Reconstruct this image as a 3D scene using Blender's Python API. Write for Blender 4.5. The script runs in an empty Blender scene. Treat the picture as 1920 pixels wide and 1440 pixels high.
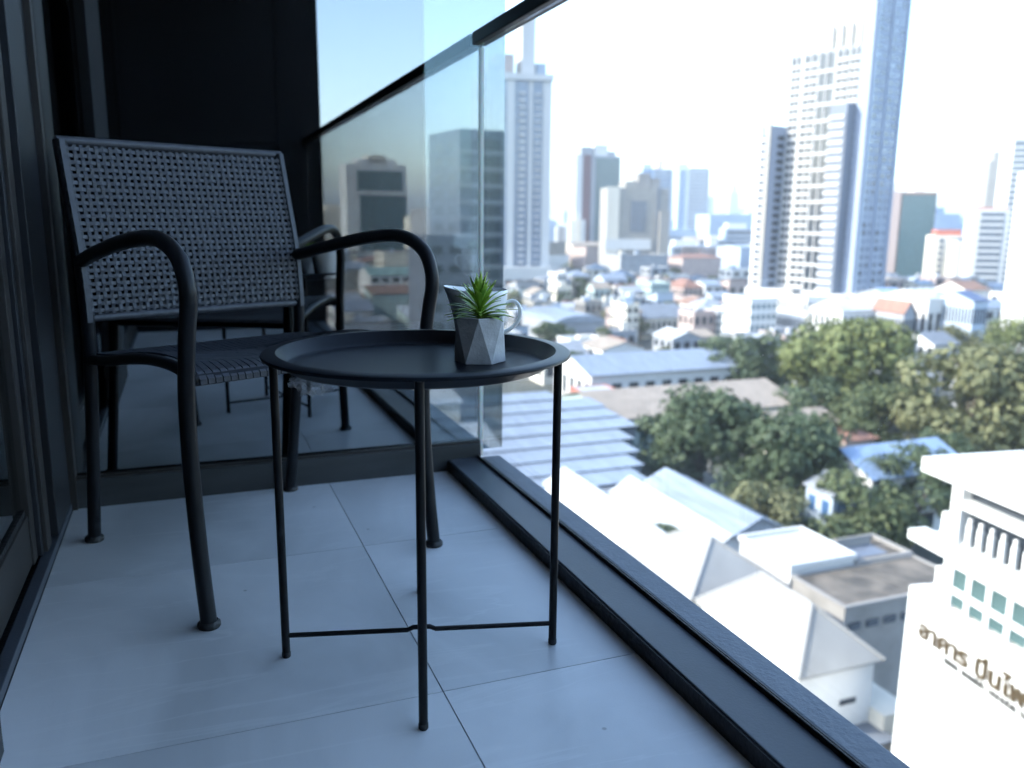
import bpy, math, random
from mathutils import Vector, Matrix
R = math.radians
sc = bpy.context.scene
col = sc.collection
random.seed(11)

# ------------------------------------------------------------------ camera, sky, sun, exposure
CAM_H, YAW, PITCH, ROLL, FPX = 0.733, R(21.24), R(11.26), R(0.567), 1572.0
_f = Vector((math.sin(YAW)*math.cos(PITCH), math.cos(YAW)*math.cos(PITCH), -math.sin(PITCH)))
_r0 = Vector((math.cos(YAW), -math.sin(YAW), 0)); _u0 = _r0.cross(_f)
_r = _r0*math.cos(ROLL) + _u0*math.sin(ROLL); _u = _u0*math.cos(ROLL) - _r0*math.sin(ROLL)
EYE = Vector((0, 0, CAM_H))
cam = bpy.data.cameras.new('camera'); cam_o = bpy.data.objects.new('camera', cam); col.objects.link(cam_o)
cam_o.matrix_world = Matrix(((_r.x, _u.x, -_f.x, 0), (_r.y, _u.y, -_f.y, 0), (_r.z, _u.z, -_f.z, CAM_H), (0, 0, 0, 1)))
cam.sensor_width = 36; cam.lens = 36*FPX/1920; cam.clip_start = .02; cam.clip_end = 30000
cam.dof.use_dof = True; cam.dof.focus_distance = 1.36; cam.dof.aperture_fstop = 3.6
sc.camera = cam_o

SUN_AZ, SUN_EL = R(-78), R(33)            # clockwise from +Y; the sun stands behind our own building
world = bpy.data.worlds.new('World'); sc.world = world; world.use_nodes = True
wn = world.node_tree; wn.nodes.clear()
sky_n = wn.nodes.new('ShaderNodeTexSky'); sky_n.sky_type = 'NISHITA'; sky_n.sun_disc = False
sky_n.sun_elevation = SUN_EL; sky_n.sun_rotation = SUN_AZ % (2*math.pi)
sky_n.altitude = 30; sky_n.air_density = 1.0; sky_n.dust_density = .9; sky_n.ozone_density = 1.4
bg = wn.nodes.new('ShaderNodeBackground'); bg.inputs['Strength'].default_value = .15
wo = wn.nodes.new('ShaderNodeOutputWorld')
wn.links.new(sky_n.outputs[0], bg.inputs[0]); wn.links.new(bg.outputs[0], wo.inputs[0])
sun = bpy.data.lights.new('sun', 'SUN'); sun.energy = 2.0; sun.angle = R(.53); sun.color = (1, .95, .87)
sun_o = bpy.data.objects.new('sun', sun); col.objects.link(sun_o)
to_sun = Vector((math.sin(SUN_AZ)*math.cos(SUN_EL), math.cos(SUN_AZ)*math.cos(SUN_EL), math.sin(SUN_EL)))
sun_o.rotation_euler = to_sun.to_track_quat('Z', 'Y').to_euler(); sun_o.location = (0, 0, 60)
vs = sc.view_settings
vs.view_transform = 'Standard'; vs.look = 'None'; vs.gamma = 1; vs.use_curve_mapping = False; vs.exposure = 2.45
sc.render.engine = 'CYCLES'
cy = sc.cycles
cy.use_denoising = True; cy.max_bounces = 8; cy.diffuse_bounces = 3; cy.glossy_bounces = 4; cy.transparent_max_bounces = 24
cy.transmission_bounces = 4; cy.volume_bounces = 0; cy.caustics_reflective = False; cy.caustics_refractive = False
cy.sample_clamp_indirect = 6

# ------------------------------------------------------------------ helpers
def ray(px, py): return _f + _r*((px-960)/FPX) - _u*((py-720)/FPX)
def at_z(px, py, z): d = ray(px, py); return EYE + d*((z-CAM_H)/d.z)
MIRROR_Y = 2.296
def via_glass(p): return Vector((p.x, 2*MIRROR_Y-p.y, p.z))
def tag(o, label=None, cat=None, group=None, kind=None):
    if label: o['label'] = label
    if cat: o['category'] = cat
    if group: o['group'] = group
    if kind: o['kind'] = kind
    return o
def empty(name, loc=(0, 0, 0), rz=0):
    o = bpy.data.objects.new(name, None); col.objects.link(o); o.location = loc; o.rotation_euler.z = rz
    o.empty_display_size = .1
    return o
def chain_loc(p):
    v = Vector((0, 0, 0))
    while p is not None: v += Vector(p.location); p = p.parent
    return v
class MB:
    def __init__(s): s.v = []; s.f = []
    def add(s, vs, fs):
        n = len(s.v); s.v += [tuple(v) for v in vs]; s.f += [tuple(i+n for i in f) for f in fs]; return s
    def box(s, x0, x1, y0, y1, z0, z1):
        return s.add([(x0,y0,z0),(x1,y0,z0),(x1,y1,z0),(x0,y1,z0),(x0,y0,z1),(x1,y0,z1),(x1,y1,z1),(x0,y1,z1)],
                     [(3,2,1,0),(4,5,6,7),(0,1,5,4),(1,2,6,5),(2,3,7,6),(3,0,4,7)])
    def obox(s, c, ax, ay, z0, z1):
        # box from a centre, two half-axis vectors in plan and a height span
        c = Vector(c); ax = Vector((ax[0], ax[1], 0)); ay = Vector((ay[0], ay[1], 0))
        q = [c-ax-ay, c+ax-ay, c+ax+ay, c-ax+ay]
        return s.prism([(p.x, p.y) for p in q], z0, z1)
    def prism(s, poly, z0, z1):
        n = len(poly)
        area = sum(poly[i][0]*poly[(i+1) % n][1]-poly[(i+1) % n][0]*poly[i][1] for i in range(n))
        if area < 0: poly = poly[::-1]
        vs_ = [(p[0], p[1], z0) for p in poly] + [(p[0], p[1], z1) for p in poly]
        fs = [tuple(range(n-1, -1, -1)), tuple(range(n, 2*n))] + [(i, (i+1) % n, (i+1) % n+n, i+n) for i in range(n)]
        return s.add(vs_, fs)
    def tube(s, path, r, seg=10, caps=True):
        path = [Vector(p) for p in path]; n = len(path)
        rr = r if isinstance(r, (list, tuple)) else [r]*n
        t = [(path[min(i+1, n-1)]-path[max(i-1, 0)]).normalized() for i in range(n)]
        ref = Vector((0, 0, 1)) if abs(t[0].z) < .9 else Vector((1, 0, 0))
        nrm = (ref - t[0]*ref.dot(t[0])).normalized(); vs_ = []
        for i in range(n):
            nrm = (nrm - t[i]*nrm.dot(t[i])).normalized(); b = t[i].cross(nrm)
            for k in range(seg):
                a = 2*math.pi*k/seg; vs_.append(path[i] + (nrm*math.cos(a)+b*math.sin(a))*rr[i])
        fs = [(i*seg+k, i*seg+(k+1) % seg, (i+1)*seg+(k+1) % seg, (i+1)*seg+k) for i in range(n-1) for k in range(seg)]
        if caps: fs += [tuple(range(seg-1, -1, -1)), tuple(range((n-1)*seg, n*seg))]
        return s.add(vs_, fs)
    def lathe(s, prof, seg=64, c=(0, 0, 0)):
        n = len(prof)
        vs_ = [(c[0]+p[0]*math.cos(2*math.pi*k/seg), c[1]+p[0]*math.sin(2*math.pi*k/seg), c[2]+p[1]) for k in range(seg) for p in prof]
        fs = [(k*n+i, ((k+1) % seg)*n+i, ((k+1) % seg)*n+i+1, k*n+i+1) for k in range(seg) for i in range(n-1)]
        return s.add(vs_, fs)
    def strip(s, path, side, w, th, nrm):
        # a flat strap: centre line, sideways unit vector, width, thickness, list of normals
        vs_ = []
        for p, nn in zip(path, nrm):
            for a, b in ((-1, -1), (1, -1), (1, 1), (-1, 1)): vs_.append(p + side*(a*w/2) + nn*(b*th/2))
        n = len(path)
        fs = [(i*4+k, i*4+(k+1) % 4, i*4+4+(k+1) % 4, i*4+4+k) for i in range(n-1) for k in range(4)]
        fs += [(3, 2, 1, 0), (n*4-4, n*4-3, n*4-2, n*4-1)]
        return s.add(vs_, fs)
    def mesh(s, name, mat, off=Vector((0, 0, 0)), smooth=False):
        me = bpy.data.meshes.new(name)
        me.from_pydata([(v[0]-off.x, v[1]-off.y, v[2]-off.z) for v in s.v], [], s.f)
        if mat: me.materials.append(mat)
        if smooth: me.polygons.foreach_set('use_smooth', [True]*len(me.polygons))
        me.update(); return me
    def build(s, name, mat, parent=None, smooth=False, local=False, bevel=0):
        off = Vector((0, 0, 0)) if local else chain_loc(parent)
        o = bpy.data.objects.new(name, s.mesh(name, mat, off, smooth)); col.objects.link(o); o.parent = parent
        if bevel:
            m = o.modifiers.new('bevel', 'BEVEL'); m.width = bevel; m.segments = 2; m.limit_method = 'ANGLE'; m.angle_limit = R(50)
        if smooth:
            try: o.data.set_sharp_from_angle(angle=R(42))
            except Exception: pass
        return o
def inst(name, me, parent, loc=(0, 0, 0), rz=0, scale=(1, 1, 1)):
    o = bpy.data.objects.new(name, me); col.objects.link(o); o.parent = parent
    o.location = loc; o.rotation_euler.z = rz; o.scale = scale
    return o
def spline(pts, per=6):
    pts = [Vector(p) for p in pts]; out = []
    for i in range(len(pts)-1):
        p0 = pts[max(i-1, 0)]; p1 = pts[i]; p2 = pts[i+1]; p3 = pts[min(i+2, len(pts)-1)]
        for k in range(per):
            t = k/per
            out.append(.5*((2*p1)+(p2-p0)*t+(2*p0-5*p1+4*p2-p3)*t*t+(3*p1-p0-3*p2+p3)*t**3))
    return out+[pts[-1]]

# ------------------------------------------------------------------ materials
MATS = {}
def pmat(name, c, rough=.6, metal=0, var=.12, scale=6, bump=0, bscale=40, spec=.5, var2=None, stretch=None, ior=1.5):
    """procedural paint/stone/metal: a base colour that drifts with noise, optional fine relief"""
    if name in MATS: return MATS[name]
    m = bpy.data.materials.new(name); m.use_nodes = True; nt = m.node_tree; b = nt.nodes['Principled BSDF']
    b.inputs['Roughness'].default_value = rough; b.inputs['Metallic'].default_value = metal
    b.inputs['Specular IOR Level'].default_value = spec; b.inputs['IOR'].default_value = ior
    tc = nt.nodes.new('ShaderNodeTexCoord'); mp = nt.nodes.new('ShaderNodeMapping'); nt.links.new(tc.outputs['Object'], mp.inputs[0])
    if stretch: mp.inputs['Scale'].default_value = stretch
    nz = nt.nodes.new('ShaderNodeTexNoise'); nz.inputs['Scale'].default_value = scale; nz.inputs['Detail'].default_value = 6
    nt.links.new(mp.outputs[0], nz.inputs['Vector'])
    cr = nt.nodes.new('ShaderNodeValToRGB'); cr.color_ramp.elements[0].position = .3; cr.color_ramp.elements[1].position = .7
    lo = [x*(1-var) for x in c]; hi = [min(1, x*(1+var)) for x in c]
    if var2: lo = var2
    cr.color_ramp.elements[0].color = (*lo, 1); cr.color_ramp.elements[1].color = (*hi, 1)
    nt.links.new(nz.outputs['Fac'], cr.inputs[0]); nt.links.new(cr.outputs[0], b.inputs['Base Color'])
    if bump:
        n2 = nt.nodes.new('ShaderNodeTexNoise'); n2.inputs['Scale'].default_value = bscale; n2.inputs['Detail'].default_value = 4
        nt.links.new(mp.outputs[0], n2.inputs['Vector'])
        bp = nt.nodes.new('ShaderNodeBump'); bp.inputs['Strength'].default_value = bump; bp.inputs['Distance'].default_value = .01
        nt.links.new(n2.outputs['Fac'], bp.inputs['Height']); nt.links.new(bp.outputs[0], b.inputs['Normal'])
    MATS[name] = m; return m
def glass_mat(name, tint, refl, rough=0.0, rtint=(1, 1, 1)):
    """thin pane: tinted see-through plus a mirror coat that grows at grazing angles"""
    m = bpy.data.materials.new(name); m.use_nodes = True; nt = m.node_tree; nt.nodes.clear()
    out = nt.nodes.new('ShaderNodeOutputMaterial'); tr = nt.nodes.new('ShaderNodeBsdfTransparent'); tr.inputs[0].default_value = (*tint, 1)
    gl = nt.nodes.new('ShaderNodeBsdfGlossy'); gl.inputs['Color'].default_value = (*rtint, 1); gl.inputs['Roughness'].default_value = rough
    lw = nt.nodes.new('ShaderNodeLayerWeight'); lw.inputs['Blend'].default_value = .5
    pw = nt.nodes.new('ShaderNodeMath'); pw.operation = 'POWER'; pw.inputs[1].default_value = 5; nt.links.new(lw.outputs['Facing'], pw.inputs[0])
    ma = nt.nodes.new('ShaderNodeMath'); ma.operation = 'MULTIPLY_ADD'; ma.inputs[1].default_value = 1-refl; ma.inputs[2].default_value = refl
    nt.links.new(pw.outputs[0], ma.inputs[0])
    mx = nt.nodes.new('ShaderNodeMixShader'); nt.links.new(ma.outputs[0], mx.inputs[0]); nt.links.new(tr.outputs[0], mx.inputs[1]); nt.links.new(gl.outputs[0], mx.inputs[2])
    nt.links.new(mx.outputs[0], out.inputs[0]); MATS[name] = m; return m

def tile_mat():
    m = bpy.data.materials.new('porcelain tile'); m.use_nodes = True; nt = m.node_tree; b = nt.nodes['Principled BSDF']
    tc = nt.nodes.new('ShaderNodeTexCoord'); oi = nt.nodes.new('ShaderNodeObjectInfo')
    ad = nt.nodes.new('ShaderNodeVectorMath'); ad.operation = 'ADD'
    sc_ = nt.nodes.new('ShaderNodeVectorMath'); sc_.operation = 'SCALE'; sc_.inputs[3].default_value = 3.7
    nt.links.new(oi.outputs['Location'], sc_.inputs[0]); nt.links.new(tc.outputs['Object'], ad.inputs[0]); nt.links.new(sc_.outputs[0], ad.inputs[1])
    def noise(s, d, rot=0, st=(1, 1, 1), dist=0):
        mp = nt.nodes.new('ShaderNodeMapping'); mp.inputs['Rotation'].default_value[2] = rot; mp.inputs['Scale'].default_value = st
        n = nt.nodes.new('ShaderNodeTexNoise'); n.inputs['Scale'].default_value = s; n.inputs['Detail'].default_value = d; n.inputs['Distortion'].default_value = dist
        nt.links.new(ad.outputs[0], mp.inputs[0]); nt.links.new(mp.outputs[0], n.inputs['Vector']); return n
    cloud = noise(3.2, 8, .6, (1, .6, 1), .6); vein = noise(2.6, 9, .75, (.35, 2.6, 1), 1.2); grain = noise(260, 2)
    r1 = nt.nodes.new('ShaderNodeValToRGB'); r1.color_ramp.elements[0].position = .34; r1.color_ramp.elements[1].position = .66
    r1.color_ramp.elements[0].color = (.52, .525, .53, 1); r1.color_ramp.elements[1].color = (.72, .72, .725, 1)
    nt.links.new(cloud.outputs['Fac'], r1.inputs[0])
    r2 = nt.nodes.new('ShaderNodeValToRGB'); e = r2.color_ramp.elements
    e[0].position = .485; e[0].color = (0, 0, 0, 1); e[1].position = .5; e[1].color = (.3, .3, .3, 1); x = e.new(.515); x.color = (0, 0, 0, 1)
    nt.links.new(vein.outputs['Fac'], r2.inputs[0])
    mx = nt.nodes.new('ShaderNodeMix'); mx.data_type = 'RGBA'; mx.inputs['B'].default_value = (.77, .77, .77, 1)
    nt.links.new(r2.outputs[0], mx.inputs['Factor']); nt.links.new(r1.outputs[0], mx.inputs['A'])
    # a few dark specks of dirt
    vo = nt.nodes.new('ShaderNodeTexVoronoi'); vo.inputs['Scale'].default_value = 9; vo.inputs['Randomness'].default_value = 1
    nt.links.new(ad.outputs[0], vo.inputs['Vector'])
    r3 = nt.nodes.new('ShaderNodeValToRGB'); r3.color_ramp.elements[0].position = .022; r3.color_ramp.elements[0].color = (.55, .55, .55, 1)
    r3.color_ramp.elements[1].position = .04; r3.color_ramp.elements[1].color = (0, 0, 0, 1); nt.links.new(vo.outputs['Distance'], r3.inputs[0])
    m2 = nt.nodes.new('ShaderNodeMix'); m2.data_type = 'RGBA'; m2.inputs['B'].default_value = (.16, .15, .14, 1)
    nt.links.new(r3.outputs[0], m2.inputs['Factor']); nt.links.new(mx.outputs['Result'], m2.inputs['A'])
    nt.links.new(m2.outputs['Result'], b.inputs['Base Color'])
    rr = nt.nodes.new('ShaderNodeMapRange'); rr.inputs['To Min'].default_value = .3; rr.inputs['To Max'].default_value = .48
    nt.links.new(cloud.outputs['Fac'], rr.inputs[0]); nt.links.new(rr.outputs[0], b.inputs['Roughness'])
    bp = nt.nodes.new('ShaderNodeBump'); bp.inputs['Strength'].default_value = .06; bp.inputs['Distance'].default_value = .002
    nt.links.new(grain.outputs['Fac'], bp.inputs['Height']); nt.links.new(bp.outputs[0], b.inputs['Normal'])
    return m

M_TILE = tile_mat()
M_GROUT = pmat('grout', (.16, .16, .165), .9, scale=30)
M_BLACK = pmat('black powder coat', (.006, .0065, .0075), .38, var=.25, scale=20, bump=.04, bscale=900, ior=1.3)
M_TRAY = pmat('black tray enamel', (.008, .0105, .015), .34, var=.2, scale=5, bump=.03, bscale=700, ior=1.2)
M_TUBE = pmat('dark grey tube paint', (.0085, .0095, .0115), .36, var=.2, scale=14, bump=.05, bscale=500, ior=1.3)
M_WICKER = pmat('grey wicker', (.050, .054, .064), .5, var=.18, scale=60, bump=.15, bscale=300)
M_SEATW = pmat('grey seat wicker', (.040, .045, .056), .45, var=.15, scale=60, bump=.15, bscale=300)
M_FRAME = pmat('dark anodised frame', (.022, .024, .028), .42, var=.12, scale=5, metal=.1, spec=.3)
M_PALEFR = pmat('pale anodised frame', (.06, .062, .065), .8, var=.08, scale=5, spec=.05)
M_BRONZE = pmat('bronze frame', (.034, .031, .029), .5, var=.15, scale=4, metal=.1, spec=.3)
M_LEDGE = pmat('ledge metal', (.050, .058, .072), .42, var=.14, scale=9, bump=.05, bscale=200)
M_SLABEDGE = pmat('slab edge paint', (.15, .165, .19), .6, var=.12, scale=12, bump=.2, bscale=120)
M_KICK = pmat('kick plate', (.035, .037, .038), .45, var=.25, scale=5, stretch=(1, 1, 6))
M_RUBBER = pmat('black rubber', (.008, .008, .009), .55, bump=.3, bscale=90)
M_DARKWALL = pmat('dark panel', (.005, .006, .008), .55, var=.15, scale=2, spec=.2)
M_CEIL = pmat('ceiling paint', (.80, .80, .79), .8, var=.03)
M_LIT_EDGE = pmat('pale lit edge', (.80, .77, .72), .4, var=.04)  # pale colour stands in for light on the pane and panel edges
M_LIT_EDGE.node_tree.nodes['Principled BSDF'].inputs['Subsurface Weight'].default_value = .5
M_POT = pmat('cast concrete', (.50, .49, .485), .8, var=.16, scale=45, bump=.12, bscale=220)
M_SOIL = pmat('potting moss', (.012, .018, .008), .9, var=.4, scale=200, bump=.6, bscale=300)
M_LEAF = pmat('succulent leaf', (.42, .56, .09), .42, var=.12, scale=30, var2=(.20, .38, .05))
M_CUP = pmat('white glazed ceramic', (.86, .86, .85), .14, var=.02, scale=3)
M_ENDGLASS = glass_mat('tinted reflective glass', (.33, .39, .41), .29, rtint=(.94, .98, 1.0))
M_DOORGLASS = glass_mat('door glass', (.6, .65, .65), .04)
M_CLEAR = glass_mat('clear glass', (.965, .985, .98), .025)

# ------------------------------------------------------------------ the balcony we stand on
XL, XR, YN, YE = -.300, .684, -1.12, 2.272          # floor extents
fl = MB().box(XL-.02, XR+.002, YN, YE+.03, -.18, -.006).build('floor', M_GROUT); tag(fl, kind='structure')
P = .632; gx = [XL, .338, XR]; gy = [YN, .523-2*P, .523-P, .523, .523+P, .523+2*P, YE]
for i in range(2):
    for j in range(len(gy)-1):
        x0, x1, y0, y1 = gx[i], gx[i+1], gy[j], gy[j+1]; g = .0011
        if y1-y0 < .03: continue
        t = MB().box(x0-(x0+x1)/2+g, x1-(x0+x1)/2-g, y0-(y0+y1)/2+g, y1-(y0+y1)/2-g, -.012, 0).build('tile', M_TILE, fl, local=True)
        t.location = ((x0+x1)/2, (y0+y1)/2, 0)
ce = MB().box(XL-.1, .90, YN-.05, YE+.3, 2.62, 2.85).build('ceiling', M_CEIL); tag(ce, kind='structure')

# glass balustrade on its low kerb
bal = tag(empty('glass_balustrade', (.78, .5, 0)), 'clear frameless glass balustrade on a low dark metal kerb with black top rail', 'balustrade')
MB().box(XR+.003, .772, YN, YE+.02, -.18, .034).build('kerb', M_LEDGE, bal, bevel=.002)
MB().box(XR-.0005, XR+.003, YN, YE+.015, -.02, .0305).build('kerb_face', M_RUBBER, bal)
MB().box(.772, .776, YN, YE-.003, .02, .042).build('gasket', M_RUBBER, bal, bevel=.001)
MB().box(.7885, .792, YN, YE-.003, .02, .0315).build('gasket', M_RUBBER, bal, bevel=.001)
MB().box(.7925, .850, YN-.2, YE+.012, -.18, .0300).build('outer_ledge', M_SLABEDGE, bal, bevel=.004)
for y0, y1 in ((-1.11, .20), (.208, YE+.018)):
    MB().box(.777, .787, y0, y1, .03, 1.188).build('glass_pane', M_CLEAR, bal)
MB().box(.762, .802, YN, YE+.014, 1.1885, 1.222).build('top_rail', M_BLACK, bal, bevel=.003)

mb = MB(); rq = random.Random(21)
for px, py, n in ((1333, 697, 1), (1431, 668, 2), (1262, 600, 1), (1500, 634, 1), (1610, 606, 1), (1180, 820, 1), (1390, 1010, 1), (1555, 905, 1), (1742, 560, 1), (1655, 795, 9), (1770, 806, 5), (1478, 760, 1), (1290, 940, 1), (1120, 640, 1)):
    for k in range(n):
        d_ = ray(px+(k-n/2)*5+rq.uniform(-1, 1), py-(k-n/2)*(7 if n > 6 else 2)+rq.uniform(-2, 2)); q = EYE+d_*(.7763/d_.x); a_ = rq.uniform(.0005, .0011)
        mb.add([(q.x, q.y+a_*math.cos(t_), q.z+a_*(.6+rq.random())*math.sin(t_)) for t_ in (0, 1.2, 2.3, 3.6, 5.0)], [(0, 1, 2, 3, 4)])
tag(mb.build('dust_flecks', pmat('dried dust', (.6, .58, .55), .9), bal), kind='stuff')

# end wall: tinted reflective glass in a dark frame, a dark panel behind most of it
endw = tag(empty('end_window', (.28, YE+.03, 0)), 'tall dark tinted glass screen closing the far end of the balcony', 'glass screen')
MB().box(XL-.02, .786, YE, YE+.05, -.011, .074).build('kick_plate', M_KICK, endw, bevel=.002)
MB().box(XL-.02, .786, YE+.006, YE+.02, .074, .082).build('glazing_bead', M_BRONZE, endw)
MB().box(XL-.02, .862, MIRROR_Y, MIRROR_Y+.010, .05, 2.62).build('glass_pane', M_ENDGLASS, endw)
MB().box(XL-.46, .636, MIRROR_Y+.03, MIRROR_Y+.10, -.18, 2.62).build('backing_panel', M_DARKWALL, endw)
MB().box(.6362, .6402, MIRROR_Y+.028, MIRROR_Y+.10, -.1, 2.62).build('lit_panel_edge', M_LIT_EDGE, endw)  # pale strip paints the lit edge of the backing panel
MB().box(.7875, .7975, MIRROR_Y-.009, MIRROR_Y-.0005, .03, 1.186).build('lit_pane_edge', M_LIT_EDGE, endw)  # pale strip paints the light caught in the balustrade pane's edge
MB().box(XL-.004, XL+.012, YE-.012, MIRROR_Y-.001, .0005, 2.62).build('corner_trim', M_BRONZE, endw)

# near end of the balcony, behind the camera (seen mirrored in the end glass)
near = tag(empty('privacy_screen', (.28, YN, 0)), 'dark panel screen at the near end, seen only mirrored in the end glass', 'screen')
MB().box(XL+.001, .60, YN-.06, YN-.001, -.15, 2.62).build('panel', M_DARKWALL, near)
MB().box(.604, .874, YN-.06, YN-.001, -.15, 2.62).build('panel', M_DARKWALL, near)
MB().box(.598, .606, YN-.065, YN-.03, -.15, 2.62).build('joint_strip', M_BLACK, near)

# sliding door on the left
door = tag(empty('sliding_door', (XL-.03, 1.2, 0)), 'dark framed sliding glass door along the left side of the balcony', 'door')
MB().box(XL-.022, XL-.0005, YN, YE, 0, .020).build('sill', M_LEDGE, door, bevel=.0015)
MB().box(XL-.06, XL-.022, YN, YE, -.02, .012).build('track', M_RUBBER, door)
MB().box(XL-.055, XL-.030, .6, 2.06, .022, .128).build('bottom_rail', M_BRONZE, door, bevel=.002)
MB().box(XL-.050, XL-.034, .6, 2.06, .128, .140).build('glazing_bead', M_RUBBER, door)
MB().box(XL-.046, XL-.040, .6, 1.90, .135, 2.42).build('glass_pane', M_DOORGLASS, door)
for i, (a, b, c, d) in enumerate(((1.865, 1.905, .026, .055), (1.912, 1.93, .018, .05), (1.934, 1.985, .010, .05), (1.992, 2.02, .022, .05))):
    MB().box(XL-d, XL-c, a, b, .02, 2.45).build('stile', M_BRONZE if i != 1 else M_FRAME, door, bevel=.002)
MB().box(XL-.06, XL-.002, 2.03, YE-.014, .02, 2.62).build('jamb', M_FRAME, door, bevel=.002)
MB().box(XL-.06, XL-.028, .6, 2.06, 2.42, 2.62).build('head', M_FRAME, door)
MB().box(XL-.004, XL+.034, .55, 1.185, .021, 2.45).build('outer_stile', M_PALEFR, door, bevel=.003)
MB().box(XL-.030, XL-.006, YN, 1.1, .022, .12).build('bottom_rail', M_BRONZE, door, bevel=.002)
MB().box(XL-.022, XL-.016, YN, .56, .12, 2.42).build('glass_pane', M_DOORGLASS, door)
MB().box(XL-.03, XL-.006, YN, .56, 2.42, 2.62).build('head', M_FRAME, door)

# our own building: blocks the sun from the balcony
own = tag(empty('apartment_building', (-7, -5, -34)), 'dark apartment building whose balcony this is, only its edge in view', 'building')
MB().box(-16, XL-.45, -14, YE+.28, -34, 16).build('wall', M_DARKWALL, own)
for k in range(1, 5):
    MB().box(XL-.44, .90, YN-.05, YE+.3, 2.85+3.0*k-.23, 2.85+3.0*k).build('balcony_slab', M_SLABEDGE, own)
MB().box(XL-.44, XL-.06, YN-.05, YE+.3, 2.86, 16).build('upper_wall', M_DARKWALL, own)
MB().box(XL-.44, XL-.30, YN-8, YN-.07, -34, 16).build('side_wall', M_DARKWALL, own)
MB().box(XL-.46, XL-.0, YN-.066, YN-.004, -.18, 16).build('void_stop_wall', M_DARKWALL, own)  # unseen wall, added to keep sky light out of the door void
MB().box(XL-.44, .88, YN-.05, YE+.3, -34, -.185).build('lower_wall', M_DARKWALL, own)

# ------------------------------------------------------------------ round tray table
TX, TY = .340, 1.291
tab = tag(empty('tray_table', (TX, TY, 0)), 'round black metal tray table on four thin legs', 'side table')
prof = [(0, .503), (.196, .503), (.203, .5045), (.2065, .508), (.2185, .5235), (.2205, .5255), (.224, .5255), (.239, .5248), (.2425, .5235), (.2435, .521), (.2425, .5185),
        (.239, .5178), (.2235, .5182), (.2205, .5165), (.2085, .503), (.204, .5), (.197, .499), (0, .499)]
MB().lathe(prof, 128, (TX, TY, 0)).build('tray', M_TRAY, tab, smooth=True)
LR = .2275
for a in (-14.5, 75.5, 165.5, -104.5):
    x, y = TX+LR*math.cos(R(a)), TY+LR*math.sin(R(a))
    leg = MB().tube([(x, y, .004), (x, y, .5165)], .0068, 14).build('leg', M_BLACK, tab, smooth=True)
    MB().lathe([(0, 0), (.0062, 0), (.0074, .002), (.0074, .009), (.0069, .010)], 14, (x, y, 0)).build('foot_cap', M_RUBBER, leg, smooth=True)
    xi, yi = TX+(LR-.012)*math.cos(R(a)), TY+(LR-.012)*math.sin(R(a))
    MB().tube([(xi, yi, .507), (x, y, .507)], .004, 8).build('bracket', M_BLACK, leg)
for a, zc in ((-14.5, .0435), (75.5, .0345)):
    c, s = math.cos(R(a)), math.sin(R(a))
    pts = [(TX-c*LR, TY-s*LR, .039), (TX-c*.024, TY-s*.024, .039), (TX-c*.014, TY-s*.014, zc), (TX+c*.014, TY+s*.014, zc), (TX+c*.024, TY+s*.024, .039), (TX+c*LR, TY+s*LR, .039)]
    MB().tube(pts, .0042, 10).build('cross_brace', M_BLACK, tab, smooth=True)
MB().tube([(TX, TY, .031), (TX, TY, .048)], .006, 10).build('brace_rivet', M_BLACK, tab, smooth=True)

# scrap of clear packing film still stuck under the rim
rw = random.Random(5); mb = MB(); n1, n2 = 26, 12; g = []
p0 = Vector((.136, 1.262, .4975)); p1 = Vector((.186, 1.205, .4985))
for i in range(n1):
    for j in range(n2):
        a = i/(n1-1); b = j/(n2-1); q = p0.lerp(p1, a)
        dep = .024*(.5+.5*math.sin(a*3.1))*(.8+.5*rw.random())
        q = q+Vector((rw.uniform(-.004, .004)-.003*math.sin(a*23), rw.uniform(-.004, .004)-.006*math.sin(b*5+a*9), -dep*b)); g.append(q)
mb.add(g, [(i*n2+j, (i+1)*n2+j, (i+1)*n2+j+1, i*n2+j+1) for i in range(n1-1) for j in range(n2-1)])
M_FILM = bpy.data.materials.new('clear film'); M_FILM.use_nodes = True; nt = M_FILM.node_tree; nt.nodes.clear()
o_ = nt.nodes.new('ShaderNodeOutputMaterial'); t_ = nt.nodes.new('ShaderNodeBsdfTransparent'); g_ = nt.nodes.new('ShaderNodeBsdfPrincipled')
g_.inputs['Base Color'].default_value = (.8, .82, .85, 1); g_.inputs['Roughness'].default_value = .12; g_.inputs['Specular IOR Level'].default_value = .9
nz_ = nt.nodes.new('ShaderNodeTexNoise'); nz_.inputs['Scale'].default_value = 120; mr_ = nt.nodes.new('ShaderNodeMapRange'); mr_.inputs[1].default_value = .35; mr_.inputs[2].default_value = .7; mr_.inputs[3].default_value = .1; mr_.inputs[4].default_value = .75
x_ = nt.nodes.new('ShaderNodeMixShader'); nt.links.new(nz_.outputs['Fac'], mr_.inputs[0]); nt.links.new(mr_.outputs[0], x_.inputs[0]); nt.links.new(t_.outputs[0], x_.inputs[1]); nt.links.new(g_.outputs[0], x_.inputs[2]); nt.links.new(x_.outputs[0], o_.inputs[0])
tag(mb.build('plastic_film', M_FILM), 'crumpled scrap of clear plastic film under the tray rim', 'plastic film')

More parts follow.
